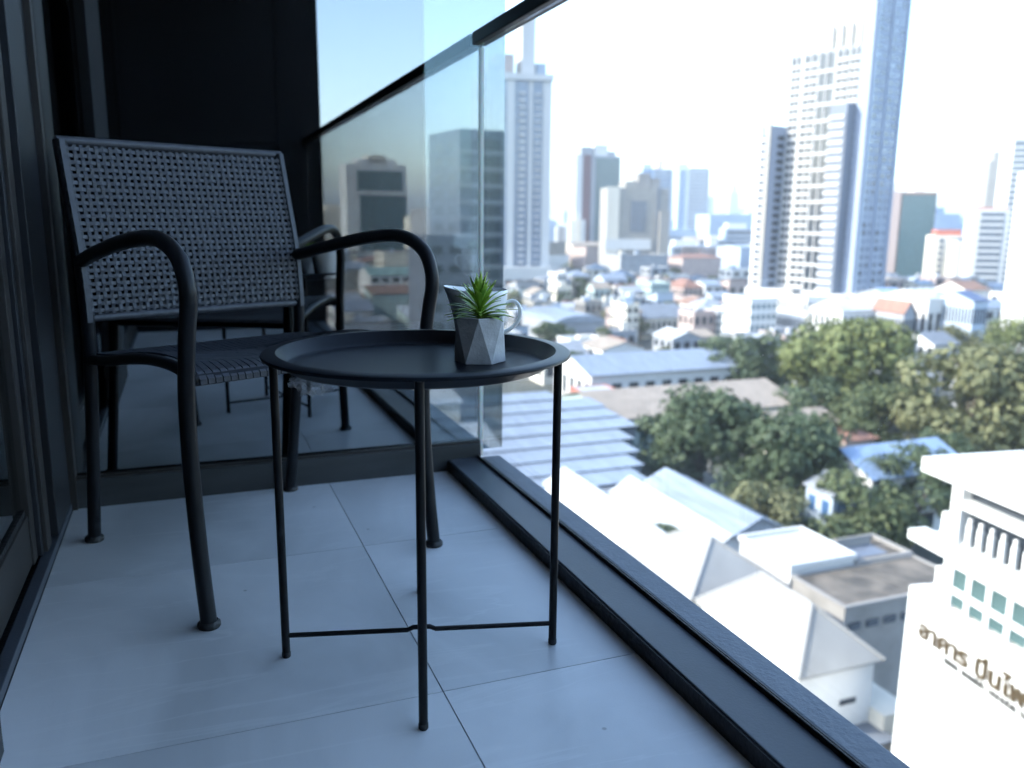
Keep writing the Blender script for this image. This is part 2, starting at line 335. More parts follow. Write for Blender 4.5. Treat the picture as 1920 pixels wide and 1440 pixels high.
# ------------------------------------------------------------------ potted succulent and jug on the tray
ZT = .5032
pot = tag(empty('plant_pot', (.438, 1.272, ZT)), 'small grey faceted concrete pot holding a spiky succulent', 'plant pot')
n = 6; rb, rt, hp = .0415, .0425, .073; a0 = R(-82)
vb = [(rb*math.cos(a0+2*math.pi*k/n), rb*math.sin(a0+2*math.pi*k/n), 0) for k in range(n)]
vt = [(rt*math.cos(a0+2*math.pi*(k+.5)/n), rt*math.sin(a0+2*math.pi*(k+.5)/n), hp) for k in range(n)]
vi = [(.036*math.cos(a0+2*math.pi*(k+.5)/n), .036*math.sin(a0+2*math.pi*(k+.5)/n), hp) for k in range(n)]
vj = [(.034*math.cos(a0+2*math.pi*(k+.5)/n), .034*math.sin(a0+2*math.pi*(k+.5)/n), hp-.02) for k in range(n)]
fs = [tuple(range(n-1, -1, -1))]
for k in range(n):
    k2 = (k+1) % n
    fs += [(k, k2, n+k), (k2, n+k2, n+k), (n+k, n+k2, 2*n+k2, 2*n+k), (2*n+k, 2*n+k2, 3*n+k2, 3*n+k)]
MB().add(vb+vt+vi+vj, fs).build('pot_body', M_POT, pot, local=True, bevel=.0008)
MB().lathe([(0, hp-.008), (.02, hp-.0085), (.035, hp-.010)], 24).build('soil', M_SOIL, pot, local=True, smooth=True)
plant = tag(empty('succulent', (.438, 1.272, ZT+hp-.009)), 'spiky green artificial succulent growing from the grey faceted pot', 'plant')
MB().tube([(0, 0, -.001), (0, 0, .012), (.001, 0, .03)], [.006, .0055, .003], 8).build('stem', M_LEAF, plant, local=True, smooth=True)
rl = random.Random(3); ga = math.pi*(3-math.sqrt(5)); NL = 74
for k in range(NL):
    t = k/(NL-1); az = k*ga+rl.uniform(-.2, .2)
    el = R(6+80*t**1.55+rl.uniform(-5, 5)); L = .060*(1-.18*t)*rl.uniform(.86, 1.1); w = .0082*rl.uniform(.85, 1.15)
    base = Vector((0, 0, .004+.024*t)); d = Vector((math.cos(az)*math.cos(el), math.sin(az)*math.cos(el), math.sin(el)))
    side = Vector((-math.sin(az), math.cos(az), 0)); up = side.cross(d)*-1
    droop = .006*(1-t)*rl.uniform(.3, 1.2); segs = 7; vs_ = []
    for i in range(segs+1):
        s = i/segs; ww = w*(.5+.9*s if s < .55 else .995*(1-((s-.55)/.45)**1.8)+.03)
        p = base+d*(L*s)+Vector((0, 0, -droop*s*s+.004*math.sin(s*math.pi)))
        vs_ += [p-side*ww/2+up*.0006, p+up*-.0012*(1-s*.8), p+side*ww/2+up*.0006, p+up*.0008*(1-s*.8)]
    fs = [(i*4+a, i*4+(a+1) % 4, i*4+4+(a+1) % 4, i*4+4+a) for i in range(segs) for a in range(4)]
    MB().add(vs_, fs).build('leaf', M_LEAF, plant, local=True, smooth=True)

jug = tag(empty('jug', (.487, 1.418, ZT), R(-21)), 'white ceramic jug with pouring lip behind the potted succulent', 'jug')
def rr_(z, th):   # plan radius: pinched lip on the left (-x), plain elsewhere
    t = z/.103; base = .040+.011*t
    lip = max(0, math.cos(th-math.pi))**6
    return base+lip*.014*max(0, (t-.45)/.55)**1.5
prof_o = [0, .004, .02, .04, .06, .08, .092, .101]; vs_ = []; fs = []; SG = 48
rings = [(z, 0) for z in prof_o]+[(.103, -.0016)]+[(z, -.003) for z in (.100, .08, .05, .02, .006)]
for (z, dr) in rings:
    for k in range(SG):
        th = 2*math.pi*k/SG; lift = .006*max(0, math.cos(th-math.pi))**4*max(0, (z-.06)/.043); q = rr_(z, th)+dr-(.004 if z == 0 else 0)
        vs_.append((q*math.cos(th), q*math.sin(th), z+lift))
for i in range(len(rings)-1):
    for k in range(SG): fs.append((i*SG+k, i*SG+(k+1) % SG, (i+1)*SG+(k+1) % SG, (i+1)*SG+k))
fs += [tuple(range(SG-1, -1, -1)), tuple(range((len(rings)-1)*SG, len(rings)*SG))]
MB().add(vs_, fs).build('body', M_CUP, jug, local=True, smooth=True)
hp_ = spline([(.046, 0, .078), (.060, 0, .083), (.071, 0, .074), (.073, 0, .058), (.066, 0, .042), (.053, 0, .031), (.0415, 0, .027)], 6)
MB().tube(hp_, .0036, 10).build('handle', M_CUP, jug, local=True, smooth=True)

# ------------------------------------------------------------------ armchair
ch_c = Vector((.122, 1.879, 0)); ch_rz = math.atan2(.43, .903)   # local +x = chair's right in view, local -y = its front
chair = tag(empty('armchair', ch_c, ch_rz), 'dark grey tubular armchair with woven grey back and seat', 'chair')
def LV(u, v, z): return Vector((u, -v, z))     # v counts towards the front
rear = [(-.284, .006), (-.248, .2), (-.222, .36), (-.208, .48), (-.209, .56), (-.222, .66), (-.248, .765), (-.276, .880)]
rear_s = spline([Vector((0, a, b)) for a, b in rear], 6)
def rear_v(z):
    for i in range(len(rear_s)-1):
        if rear_s[i].z <= z <= rear_s[i+1].z:
            t = (z-rear_s[i].z)/(rear_s[i+1].z-rear_s[i].z); return rear_s[i].y*(1-t)+rear_s[i+1].y*t
    return rear_s[-1].y
front = [(.286, .006), (.268, .14), (.256, .30), (.257, .42), (.272, .52), (.287, .585), (.283, .625), (.262, .660), (.215, .684), (.150, .691), (.03, .679), (-.11, .655), (-.215, .634)]
TR = .0145
for sgn in (-1, 1):
    uf = .270*sgn; ur = .255*sgn
    path = spline([LV(uf if v > -.05 else uf-(uf-ur)*min(1, (-.05-v)/.16), v, z) for v, z in front], 6)
    lg = MB().tube(path, TR, 14).build('front_leg_and_arm', M_TUBE, chair, local=True, smooth=True)
    MB().lathe([(0, 0), (.019, 0), (.0205, .003), (.020, .009), (.016, .013)], 18, LV(uf, .286, 0)).build('foot_cap', M_RUBBER, lg, local=True, smooth=True)
    rg = MB().tube([LV(ur, p.y, p.z) for p in rear_s], TR*.95, 14).build('rear_leg', M_TUBE, chair, local=True, smooth=True)
    MB().lathe([(0, 0), (.019, 0), (.0205, .003), (.020, .009), (.016, .013)], 18, LV(ur, -.284, 0)).build('foot_cap', M_RUBBER, rg, local=True, smooth=True)
seat_pr = [(-.208, .428), (-.12, .436), (-.02, .452), (.07, .463), (.15, .466), (.21, .461), (.250, .448)]
seat_s = spline([Vector((0, a, b)) for a, b in seat_pr], 5)
for sgn in (-1, 1):
    MB().tube([LV(.2555*sgn, p.y, p.z) for p in seat_s], .011, 12).build('seat_rail', M_TUBE, chair, local=True, smooth=True)
for v, z in ((.250, .447), (-.205, .428)):
    MB().tube([LV(-.262, v, z), LV(.262, v, z)], .0115, 12).build('seat_rail', M_TUBE, chair, local=True, smooth=True)
sw = MB(); NS = 34
sx = Vector((1, 0, 0)); seat = empty('seat', (0, 0, 0)); seat.parent = chair
for k in range(NS):
    u = -.240+.480*k/(NS-1); sag = .020*(1-(u/.245)**2)
    pts = [(-.2225, .434)]+[(p.y, p.z+.0118-sag*min(1, max(0, (p.y+.205)*8))*min(1, max(0, (.25-p.y)*12))) for p in seat_s]+[(.2628, .448), (.2638, .440)]
    P_ = [Vector((0, -a, b+rl.uniform(-.0004, .0004))) for a, b in pts]
    N_ = [sx.cross((P_[min(i+1, len(P_)-1)]-P_[max(i-1, 0)]).normalized()).normalized() for i in range(len(P_))]
    o = MB().strip(P_, sx, .0122, .003, N_).build('seat_strap', M_SEATW, seat, local=True); o.location.x = u
# woven backrest
back = empty('backrest', (0, 0, 0)); back.parent = chair
zt, zb = .876, .520
MB().tube([LV(-.262, rear_v(.880), .880), LV(.262, rear_v(.880), .880)], .0095, 12).build('top_rail', M_WICKER, back, local=True, smooth=True)
MB().tube([LV(-.256, rear_v(.516), .516), LV(.256, rear_v(.516), .516)], .0085, 12).build('bottom_rail', M_WICKER, back, local=True, smooth=True)
NU, NZ = 34, 25; pu = .494/(NU-1); pz = (zt-.012-(zb+.012))/(NZ-1); amp = .0019; fwd = .011
def bpt(u, z): return LV(u, rear_v(z)+fwd+.010*(1-(u/.26)**2)*-1.2, z)
def bn(z): a = (rear_v(z+.01)-rear_v(z-.01))/.02; return Vector((0, -1, a*-1)).normalized()
for i in range(NU):
    u = -.247+pu*i+rl.uniform(-.0007, .0007); pts = []; nr = []
    for j in range(NZ*2+1):
        z = zb+.004+(zt-zb-.008)*j/(NZ*2); s = math.cos(math.pi*((z-(zb+.012))/pz+i)); pts.append(bpt(u, z)+bn(z)*(amp*s)); nr.append(bn(z))
    MB().strip(pts, sx, .0074, .0022, nr).build('strand', M_WICKER, back, local=True)
for j in range(NZ):
    z = zb+.012+pz*j+rl.uniform(-.0007, .0007); pts = []; nr = []
    for i in range(NU*2+3):
        u = -.262+.524*i/(NU*2+2); s = -math.cos(math.pi*((u+.247)/pu+j)); pts.append(bpt(u, z)+bn(z)*(amp*s)); nr.append(bn(z))
    sd = Vector((0, -(rear_v(z+.01)-rear_v(z-.01)), .02)).normalized()
    MB().strip(pts, sd, .0078, .0022, nr).build('strand', M_WICKER, back, local=True)
for sgn in (-1, 1):
    pts = []; nr = []
    for j in range(20):
        z = zb-.012+(zt-zb+.018)*j/19; pts.append(bpt(.2555*sgn, z)+bn(z)*.004); nr.append(bn(z))
    MB().strip(pts, sx, .011, .004, nr).build('edge_binding', M_WICKER, back, local=True)

# ------------------------------------------------------------------ the city below
G = -34.0
def far(px, rng): d = ray(px, 408); h = math.hypot(d.x, d.y); return Vector((d.x/h*rng, d.y/h*rng, 0))
def htop(px, py, rng): d = ray(px, py); return CAM_H + d.z*rng/math.hypot(d.x, d.y) - G
def px_of(x, y): v = Vector((x, y, 0)); return 960+FPX*v.dot(_r)/max(.1, v.dot(_f))
M_W = {'white': pmat('white render', (.58, .57, .555), .75, var=.08, scale=.35, bump=.1, bscale=6),
       'cream': pmat('cream render', (.62, .57, .48), .8, var=.1, scale=.4), 'grey': pmat('grey render', (.29, .30, .32), .8, var=.14, scale=.4),
       'beige': pmat('beige render', (.28, .265, .24), .8, var=.1, scale=.3), 'pink': pmat('pink render', (.42, .33, .30), .8, var=.1, scale=.4),
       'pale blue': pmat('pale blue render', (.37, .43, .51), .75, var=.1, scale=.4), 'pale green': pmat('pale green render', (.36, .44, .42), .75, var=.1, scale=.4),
       'maroon': pmat('maroon paint', (.15, .075, .08), .7, var=.15, scale=.4), 'orange': pmat('orange red paint', (.40, .13, .09), .7, var=.1, scale=.4),
       'tower grey': pmat('pale grey balcony render', (.40, .395, .39), .75, var=.1, scale=.25),
       'shade blue': pmat('blue grey wall in shade', (.25, .29, .37), .6, var=.08, scale=.3),  # darker blue puts the tower's shade into the wall colour
       'brown': pmat('brown cladding', (.22, .13, .095), .6, var=.12, scale=.4), 'slate': pmat('slate cladding', (.13, .15, .19), .6, var=.15, scale=.4),
       'concrete': pmat('raw concrete', (.25, .235, .22), .85, var=.2, scale=.6)}
M_R = {'white': pmat('white roof sheet', (.40, .41, .42), .5, var=.16, scale=.25), 'grey': pmat('grey roof sheet', (.25, .265, .29), .5, var=.18, scale=.4, stretch=(3, .3, 1)),
       'silver': pmat('weathered zinc sheet', (.25, .28, .33), .42, var=.2, scale=.5, stretch=(4, .4, 1), metal=.25), 'red': pmat('red tile roof', (.22, .115, .085), .75, var=.25, scale=1.2),
       'brown': pmat('brown tile roof', (.20, .12, .09), .8, var=.25, scale=1.2), 'tan': pmat('tan fibre cement roof', (.27, .225, .185), .8, var=.14, scale=.5),
       'blue': pmat('blue roof sheet', (.19, .26, .38), .5, var=.12, scale=.5), 'navy': pmat('navy roof sheet', (.05, .08, .16), .5, var=.15, scale=.5),
       'green': pmat('green roof sheet', (.20, .29, .26), .5, var=.15, scale=.5), 'stained': pmat('stained concrete roof', (.15, .125, .10), .9, var=.1, var2=(.045, .04, .035), scale=.7),
       'slate': pmat('slate grey roof', (.14, .155, .18), .6, var=.2, scale=.5), 'pale': pmat('pale hip roof paint', (.25, .243, .232), .7, var=.1, scale=.4)}
def pane_mat(name, c, rough=.12):
    m = pmat(name, c, rough, var=.25, scale=.7); m.node_tree.nodes['Principled BSDF'].inputs['Specular IOR Level'].default_value = .8; return m
M_P = {'dark': pane_mat('dark window glass', (.025, .032, .042)), 'teal': pane_mat('teal window glass', (.055, .105, .12)), 'blue': pane_mat('blue window glass', (.06, .13, .26)),
       'mint': pane_mat('mint window glass', (.06, .10, .10), .2), 'grey': pane_mat('grey window glass', (.12, .14, .17)), 'haze': pane_mat('pale grey window glass', (.20, .24, .31))}
UNIT = {k: MB().box(-.5, .5, -.5, .5, 0, 1).mesh('window', m) for k, m in M_P.items()}
UBOX = {k: MB().box(-.5, .5, -.5, .5, 0, 1).mesh('block', m) for k, m in M_W.items()}
def win(parent, x, y, z, w, h, dep=.12, glass='dark', rz=0, name='window'): return inst(name, UNIT[glass], parent, (x, y, z), rz, (w, dep, h))
def blk(parent, name, x0, x1, y0, y1, z0, z1, wall='white'): return inst(name, UBOX[wall], parent, ((x0+x1)/2, (y0+y1)/2, z0), 0, (x1-x0, y1-y0, z1-z0))
TAKEN = []
def taken(x, y, r): return any(x > a-r and x < b+r and y > c-r and y < d+r for a, b, c, d in TAKEN)

def house(name, label, cat, x0, x1, y0, y1, h, roof='gx', rh=1.6, wall='white', rm='grey', over=.35, z0=G, group=None, wins=(0, 0), glass='dark', par=.5):
    """a low building: wall box, roof of its own shape, windows on the two sides that face the balcony"""
    TAKEN.append((x0, x1, y0, y1))
    cx, cy_ = (x0+x1)/2, (y0+y1)/2; w, d = (x1-x0)/2, (y1-y0)/2
    r = tag(empty(name, (cx, cy_, z0)), label, cat, group)
    MB().box(-w, w, -d, d, 0, h).build('wall', M_W[wall], r, local=True)
    a, b = w+over, d+over; t = .14
    def slab(pts_top):   # closed thin roof sheet from a polygon
        n = len(pts_top); vs_ = list(pts_top)+[(p[0], p[1], p[2]-t) for p in pts_top]
        return vs_, [tuple(range(n)), tuple(range(2*n-1, n-1, -1))]+[(i, i+n, (i+1) % n+n, (i+1) % n) for i in range(n)]
    e = h+.16; q = e+rh
    if roof == 'flat':
        MB().box(-w-.05, w+.05, -d-.05, d+.05, h+.002, h+.14).build('roof', M_R[rm], r, local=True)
        if par:
            for k, (p0, p1, p2, p3) in enumerate(((-w-.12, w+.12, -d-.12, -d+.12), (-w-.12, w+.12, d-.12, d+.12), (-w-.12, -w+.12, -d+.125, d-.125), (w-.12, w+.12, -d+.125, d-.125))):
                blk(r, 'parapet', p0, p1, p2, p3, h+.01, h+.12+par, wall)
    elif roof == 'gx':   # ridge along x
        for s in (-1, 1):
            v, f = slab([(-a, s*b, e), (a, s*b, e), (a, 0, q), (-a, 0, q)][::s]); MB().add(v, f).build('roof_slope', M_R[rm], r, local=True)
        for s in (-1, 1): MB().add([(s*w*.998, -d, h), (s*w*.998, d, h), (s*w*.998, 0, q-.15)], [(0, 1, 2)]).build('gable', M_W[wall], r, local=True)
    elif roof == 'gy':
        for s in (-1, 1):
            v, f = slab([(s*a, -b, e), (s*a, b, e), (0, b, q), (0, -b, q)][::-s]); MB().add(v, f).build('roof_slope', M_R[rm], r, local=True)
        for s in (-1, 1): MB().add([(-w, s*d*.998, h), (w, s*d*.998, h), (0, s*d*.998, q-.15)], [(0, 1, 2)]).build('gable', M_W[wall], r, local=True)
    elif roof == 'hip':
        k = min(a, b)*.92; rx, ry = (a-k, 0) if a > b else (0, b-k)
        c = [(-a, -b, e), (a, -b, e), (a, b, e), (-a, b, e)]; r1, r2 = (-rx, -ry, q), (rx, ry, q)
        if a > b: fs_ = [[c[0], c[1], r2, r1], [c[1], c[2], r2], [c[2], c[3], r1, r2], [c[3], c[0], r1]]
        else: fs_ = [[c[0], c[1], r1], [c[1], c[2], r2, r1], [c[2], c[3], r2], [c[3], c[0], r1, r2]]
        for f_ in fs_:
            v, f = slab(f_); MB().add(v, f).build('roof_slope', M_R[rm], r, local=True)
        for c_ in c:
            MB().tube([c_, r1 if (Vector(c_)-Vector(r1)).length < (Vector(c_)-Vector(r2)).length else r2], .11, 6).build('ridge_cap', M_R[rm], r, local=True)
        MB().tube([r1, r2] if r1 != r2 else [r1, (r1[0]+.2, r1[1], r1[2])], .12, 6).build('ridge_cap', M_R[rm], r, local=True)
    elif roof == 'mono':
        v, f = slab([(-a, -b, q), (a, -b, q), (a, b, e), (-a, b, e)]); MB().add(v, f).build('roof_slope', M_R[rm], r, local=True)
        MB().add([(-w, -d, h), (w, -d, h), (w, -d, q-.15), (-w, -d, q-.15), (-w, d, h), (w, d, h)], [(0, 1, 2, 3), (0, 3, 4), (1, 5, 2)]).build('gable', M_W[wall], r, local=True)
    elif roof == 'arc':
        n = 10; top = [(a*math.cos(math.pi*i/n), e+rh*math.sin(math.pi*i/n)) for i in range(n+1)]
        vs_ = [(p[0], s*b, p[1]) for s in (-1, 1) for p in top]
        MB().add(vs_, [(i, i+1, n+2+i, n+1+i) for i in range(n)]+[tuple(range(n, -1, -1)), tuple(range(n+1, 2*n+2)), (0, n+1, 2*n+1, n)]).build('roof', M_R[rm], r, local=True)
    if cat == 'house' and roof == 'flat':
        rc = random.Random(int(cx*31+cy_*17))
        for _ in range(rc.randint(1, 3)):
            ux, uy = rc.uniform(-w*.6, w*.6), rc.uniform(-d*.6, d*.6); us = rc.uniform(.5, 1.4)
            blk(r, rc.choice(('roof_hut', 'water_tank', 'cooling_unit')), ux-us, ux+us, uy-us*.7, uy+us*.7, h+.14, h+.14+rc.uniform(.7, 2.4), rc.choice(('white', 'grey', 'concrete', 'pale blue', 'cream')))
    nw, nf = wins
    for fl_ in range(nf):
        fh = h/nf; zz = fl_*fh+fh*.3
        for i in range(nw): win(r, -w+2*w*(i+.5)/nw, -d, zz, 2*w/nw*.55, fh*.48, glass=glass)
        mw = max(1, int(nw*d/w+.5))
        for i in range(mw): win(r, -w, -d+2*d*(i+.5)/mw, zz, .12, fh*.48, 2*d/mw*.5, glass=glass)
    return r

# ground and a pale courtyard
gmat = pmat('city ground', (.11, .105, .095), .95, var=.3, scale=.03, var2=(.035, .042, .03))
tag(MB().box(-9000, 9000, -9000, 9000, G-1.5, G-.02).build('ground', gmat), kind='structure')
M_YARD = pmat('concrete yard', (.52, .50, .47), .9, var=.12, scale=.25)
tag(MB().box(22, 60, 4, 40, G-.02, G+.02).build('pavement', M_YARD), kind='structure')

# --- office building with lettering, lower right
phi = R(278.3); A0 = Vector((33.19, 27.78, G)); A_ = tag(empty('office_building', A0, math.pi-phi), 'bright white office building with flat overhanging roof and brown sign letters', 'building')
TAKEN.append((20, 60, 6, 31))
Z = -G
M_AW = pmat('clean white render', (.68, .68, .665), .7, var=.03, scale=.5)
U_A = MB().box(-.5, .5, -.5, .5, 0, 1).mesh('block', M_AW)
def ab(name, x0, x1, y0, y1, z0, z1, par=None): return inst(name, U_A, par or A_, ((x0+x1)/2, (y0+y1)/2, z0+Z), 0, (x1-x0, y1-y0, z1-z0))
ab('roof_slab', -1.95, 14, -.22, 5.6, -11.32, -10.62)
ab('wall', .0, 14, .9, 7.0, -34, -11.33)                      # set-back core
ab('corner_pier', 0, .62, 0, .89, -17.6, -11.33)
ab('spandrel', .625, 14, .02, .89, -12.42, -12.03)
win(A_, 7.3, .60, -12.02+Z, 13.4, .66, .1, 'dark', name='clerestory_glass')
ab('floor_slab', -2.5, 14, -.12, .88, -15.05, -14.55)
ab('floor_slab', -1.9, -.02, .9, 4.5, -15.02, -14.58)
win(A_, 7.3, .66, -14.5+Z, 13.4, 2.05, .1, 'dark', name='gallery_glass')
fin = MB(); fin.prism([(.02, -.30), (.27, -.30), (.27, -.12), (.02, -.12)], 0, 1.4).prism([(.06, -.27), (.23, -.27), (.23, -.15), (.06, -.15)], 1.4, 1.72)
fin_me = fin.mesh('fin', M_AW)
for k in range(22):
    inst('fin', fin_me, A_, (.95+.66*k, .42, -14.5+Z))
ab('sill_wall', .625, 14, .30, .44, -14.54, -14.15)
for k in range(12):
    x = .55+1.2*k
    win(A_, x+.44, .14, -16.32+Z, .90, .90, .08, 'mint'); win(A_, x+.44, .14, -17.22+Z, .90, .54, .08, 'mint')
    ab('pier', x+.90, x+1.185, .05, .36, -17.4, -15.06)
    ab('transom', x-.01, x+.895, .055, .35, -16.66, -16.34)
    ab('lintel', x-.01, x+.895, .06, .36, -15.36, -15.06)
ab('podium', -2.0, 14, -.10, .86, -34, -17.42)
ab('podium', -2.0, -.01, .87, 7.0, -34, -17.45)
# planter boxes / railings by the side stairs
for z in (-14.54, -17.41):
    b_ = ab('balcony_box', -1.55, -.95, .95, 1.6, z, z+1.15); win(A_, -.55, .90, z+.12+Z, .78, .85, .05, 'grey', name='balcony_panel')
M_SIGN = pmat('bronze sign letters', (.075, .050, .022), .45, metal=.3, var=.2, scale=6)
M_SIGN2 = pmat('dark sign letters', (.06, .055, .05), .5, var=.2, scale=6)
cu = bpy.data.curves.new('sign_letters', 'FONT'); cu.body = 'อาคาร ปิ่นไพ'; cu.size = 1.22; cu.extrude = .05; cu.offset = .034
try:
    to = bpy.data.objects.new('tmp', cu); col.objects.link(to); dg = bpy.context.evaluated_depsgraph_get(); me = bpy.data.meshes.new_from_object(to.evaluated_get(dg)); bpy.data.objects.remove(to)
    me.materials.clear(); me.materials.append(M_SIGN); me.name = 'sign_letters'
    so = inst('sign_letters', me, A_, (-1.0, -.16, -19.62+Z)); so.rotation_euler = (R(90), 0, 0); so.scale = (1.1, 1, 1)
except Exception as ex: print('sign', ex)
rs = random.Random(8); x = .85; mb = MB()
while x < 6.6:
    for _ in range(rs.randint(3, 8)):
        wd = rs.uniform(.17, .24); hh = rs.choice((.30, .30, .36))
        mb.box(x, x+.065, -.16, -.11, -20.12, -20.1+hh); mb.box(x+wd-.065, x+wd, -.16, -.11, -20.12, -20.12+.30)
        if rs.random() < .7: mb.box(x+.066, x+wd-.066, -.16, -.11, -20.12+.24, -20.12+.30)
        if rs.random() < .5: mb.box(x+.066, x+wd-.066, -.16, -.11, -20.12, -20.1+.03)
        x += wd+.05
    x += .17
mb.v = [(a, b, c+Z) for a, b, c in mb.v]; tag(mb.build('small_sign_letters', M_SIGN2, A_, local=True), kind='stuff')

# --- near roofs, lower middle
house('hip_roof_house', 'pale hip-roofed building nearest the glass at the bottom, small slot window in its wall', 'building', 29.0, 34.1, 32.2, 41.3, 11, 'hip', 2.5, 'white', 'pale', .35, wins=(0, 0))
r_ = bpy.data.objects[-1] if False else None
hipb = [o for o in col.objects if o.name.startswith('hip_roof_house')][0]
win(hipb, .9, -4.55, 8.7, 1.1, .32, .1, 'dark', name='slot_window')
MB().box(-1.2, 2.6, -6.2, -4.6, 0, 7.1).build('lean_to', M_W['concrete'], hipb, local=True)
MB().box(-1.4, 2.8, -6.4, -4.56, 7.1, 7.25).build('lean_to_roof', M_R['slate'], hipb, local=True)
MB().box(2.56, 4.6, -5.6, -1.0, 0, 8.2).build('side_wing', M_W['cream'], hipb, local=True)
house('hip_roof_house', 'pale hip-roofed building just behind the slot-windowed one, dark gutter between them', 'building', 28.7, 35.4, 41.9, 50.2, 11, 'hip', 2.5, 'white', 'pale', .3)
house('flat_roof_building', 'white flat-roofed block with bright parapets left of the stained concrete roof', 'building', 35.9, 41.2, 41.5, 46.9, 12.2, 'flat', 0, 'white', 'white', par=.25)
cb = house('flat_roof_building', 'flat-roofed building with brown stained concrete roof and broad parapet', 'building', 36.0, 46.2, 36.6, 41.3, 11.6, 'flat', 0, 'concrete', 'stained', par=.12)
cb2 = house('flat_roof_building', 'rear part of the stained concrete roof with a sunken dark terrace', 'building', 41.5, 46.2, 41.45, 45.0, 11.6, 'flat', 0, 'concrete', 'stained', par=.3)
blk(cb2, 'terrace_wall', -1.9, 1.2, .8, .95, 11.75, 12.5, 'concrete'); blk(cb2, 'terrace_floor', -1.9, 1.2, -.9, .78, 11.742, 11.76, 'slate')
for k in range(7): win(cb, -4.3+1.4*k, -2.4, 10.2, .9, .45)
house('white_shed', 'blown-out white long gable roof running away from the glass, leftmost of three', 'shed', 32.2, 36.3, 54.5, 73.2, 8.6, 'gy', 1.5, 'white', 'white', .3)
house('white_shed', 'white gabled shed roof in the middle of three running away', 'shed', 37.3, 41.8, 53.0, 69.2, 8.2, 'gy', 1.6, 'white', 'white', .3)
house('grey_shed', 'pale grey gabled shed roof under the dark tree, rightmost of three', 'shed', 43.4, 48.4, 57.5, 73.0, 7.6, 'gy', 1.3, 'grey', 'silver', .3)
# saw-tooth factory
fac = tag(empty('factory', (32, 92, G)), 'factory hall with stepped rows of grey saw-tooth sheet roofs', 'factory'); TAKEN.append((-20, 54, 74, 113))
MB().box(-14, 12.5, -18, 19, 0, 7).build('wall', M_W['grey'], fac, local=True)
ys = [75, 79.2, 83.4, 87.9, 92.4, 97.2, 102, 107.2, 112]; xr = [44.6, 46.4, 48.2, 50, 53.2, 53, 53.4, 48.8]
for i in range(8):
    y0, y1 = ys[i]-92, ys[i+1]-92-.02; a, b = -52+i*.4, xr[i]-32
    zn = 7.35+.27*i
    m_ = MB().box(a, b, y0, y1, 6.9, zn).build('roof_bay', M_R['silver'], fac, local=True)
    MB().add([(a, y0-.35, zn+.05), (b+.3, y0-.35, zn+.05), (b+.3, y1, zn+.16), (a, y1, zn+.16), (a, y0-.35, zn+.005), (b+.3, y0-.35, zn+.005), (b+.3, y1, zn+.005), (a, y1, zn+.005)],
             [(0, 1, 2, 3), (0, 4, 5, 1), (1, 5, 6, 2), (2, 6, 7, 3), (3, 7, 4, 0), (7, 6, 5, 4)]).build('roof_sheet', M_R['silver'], m_, local=True)
    MB().box(a, b, y0-.06, y0-.004, zn-.3, zn-.06).build('riser_shade', M_P['dark'], m_, local=True)  # dark strip paints the shade on each stepped riser
house('tan_roof_hall', 'long low hall with tan roof and teal green wall', 'hall', 55, 88, 103.5, 121, 6.4, 'gx', 2.4, 'pale green', 'tan', .7, wins=(14, 1), glass='teal')
house('white_roof_hall', 'long hall with pale blue-white roof and a row of dark openings', 'hall', 66, 97, 131, 147, 7.2, 'gx', 2.4, 'white', 'silver', .6, wins=(9, 1))
house('red_hut', 'small orange-red block with white roof before the long pale hall', 'hut', 60.6, 67.0, 122.6, 128, 6.0, 'flat', 0, 'orange', 'white', par=.15)
house('blue_roof_house', 'house with bright blue sheet roof among the trees', 'house', 67, 80.5, 66, 75.5, 7.6, 'gx', 2.2, 'white', 'blue', .5, wins=(4, 2))
house('blue_window_house', 'pale house with blue shutters half hidden by trees', 'house', 60.5, 65.6, 64.5, 68.5, 7.0, 'gy', 1.2, 'pale blue', 'grey', .3, wins=(2, 2), glass='blue')
house('tan_roof_house', 'small tan-roofed house between the dark and the light tree', 'house', 78.5, 88, 94.5, 102, 5.6, 'gx', 1.4, 'cream', 'tan', .5, wins=(3, 1))
house('pink_roof_house', 'small pink-red roofed house beside the tan-roofed house', 'house', 83, 88, 87, 92, 5.0, 'hip', 1.2, 'pink', 'red', .4)
house('white_canopy', 'white flat canopy building between the two big sunlit trees', 'building', 118, 131, 96, 104, 10.5, 'flat', 0, 'white', 'white', par=.1, wins=(5, 2))
def mid(name, label, cat, pxa, pxb, pyt, rng, d, **k):
    """a block whose front spans two picture columns at a known distance"""
    a, b = far(pxa, rng), far(pxb, rng); w = (b-a).length; c = (a+b)/2; h = htop((pxa+pxb)/2, pyt, rng); hw = w*.5*.94
    return house(name, label, cat, c.x-hw, c.x+hw, c.y, c.y+d, h, **k)
mid('arched_hall', 'hall with long grey arched roof left of the cream stair tower', 'hall', 1040, 1150, 606, 232, 26, roof='arc', rh=2.0, wall='grey', rm='silver')
mid('cream_house', 'narrow cream stepped house beside a large slate roof', 'house', 1178, 1208, 574, 236, 9, roof='flat', wall='cream', rm='white', wins=(2, 4))
mid('slate_roof_hall', 'wide building with dark slate roof behind the cream stepped house', 'building', 1208, 1322, 596, 262, 24, roof='gx', rh=3, wall='cream', rm='slate', wins=(9, 1))
mid('maroon_block', 'small maroon block right of the balcony tower', 'building', 1075, 1101, 571, 290, 8, roof='flat', wall='maroon', rm='grey', wins=(2, 3))
mid('green_block', 'pale green block with white band below the beige office slab', 'building', 1222, 1268, 533, 330, 12, roof='flat', wall='pale green', rm='white', wins=(5, 4), glass='teal')
mid('red_roof_house', 'red-roofed house right of the pale green block', 'house', 1284, 1330, 540, 345, 14, roof='hip', rh=3, wall='pink', rm='red', wins=(4, 2))
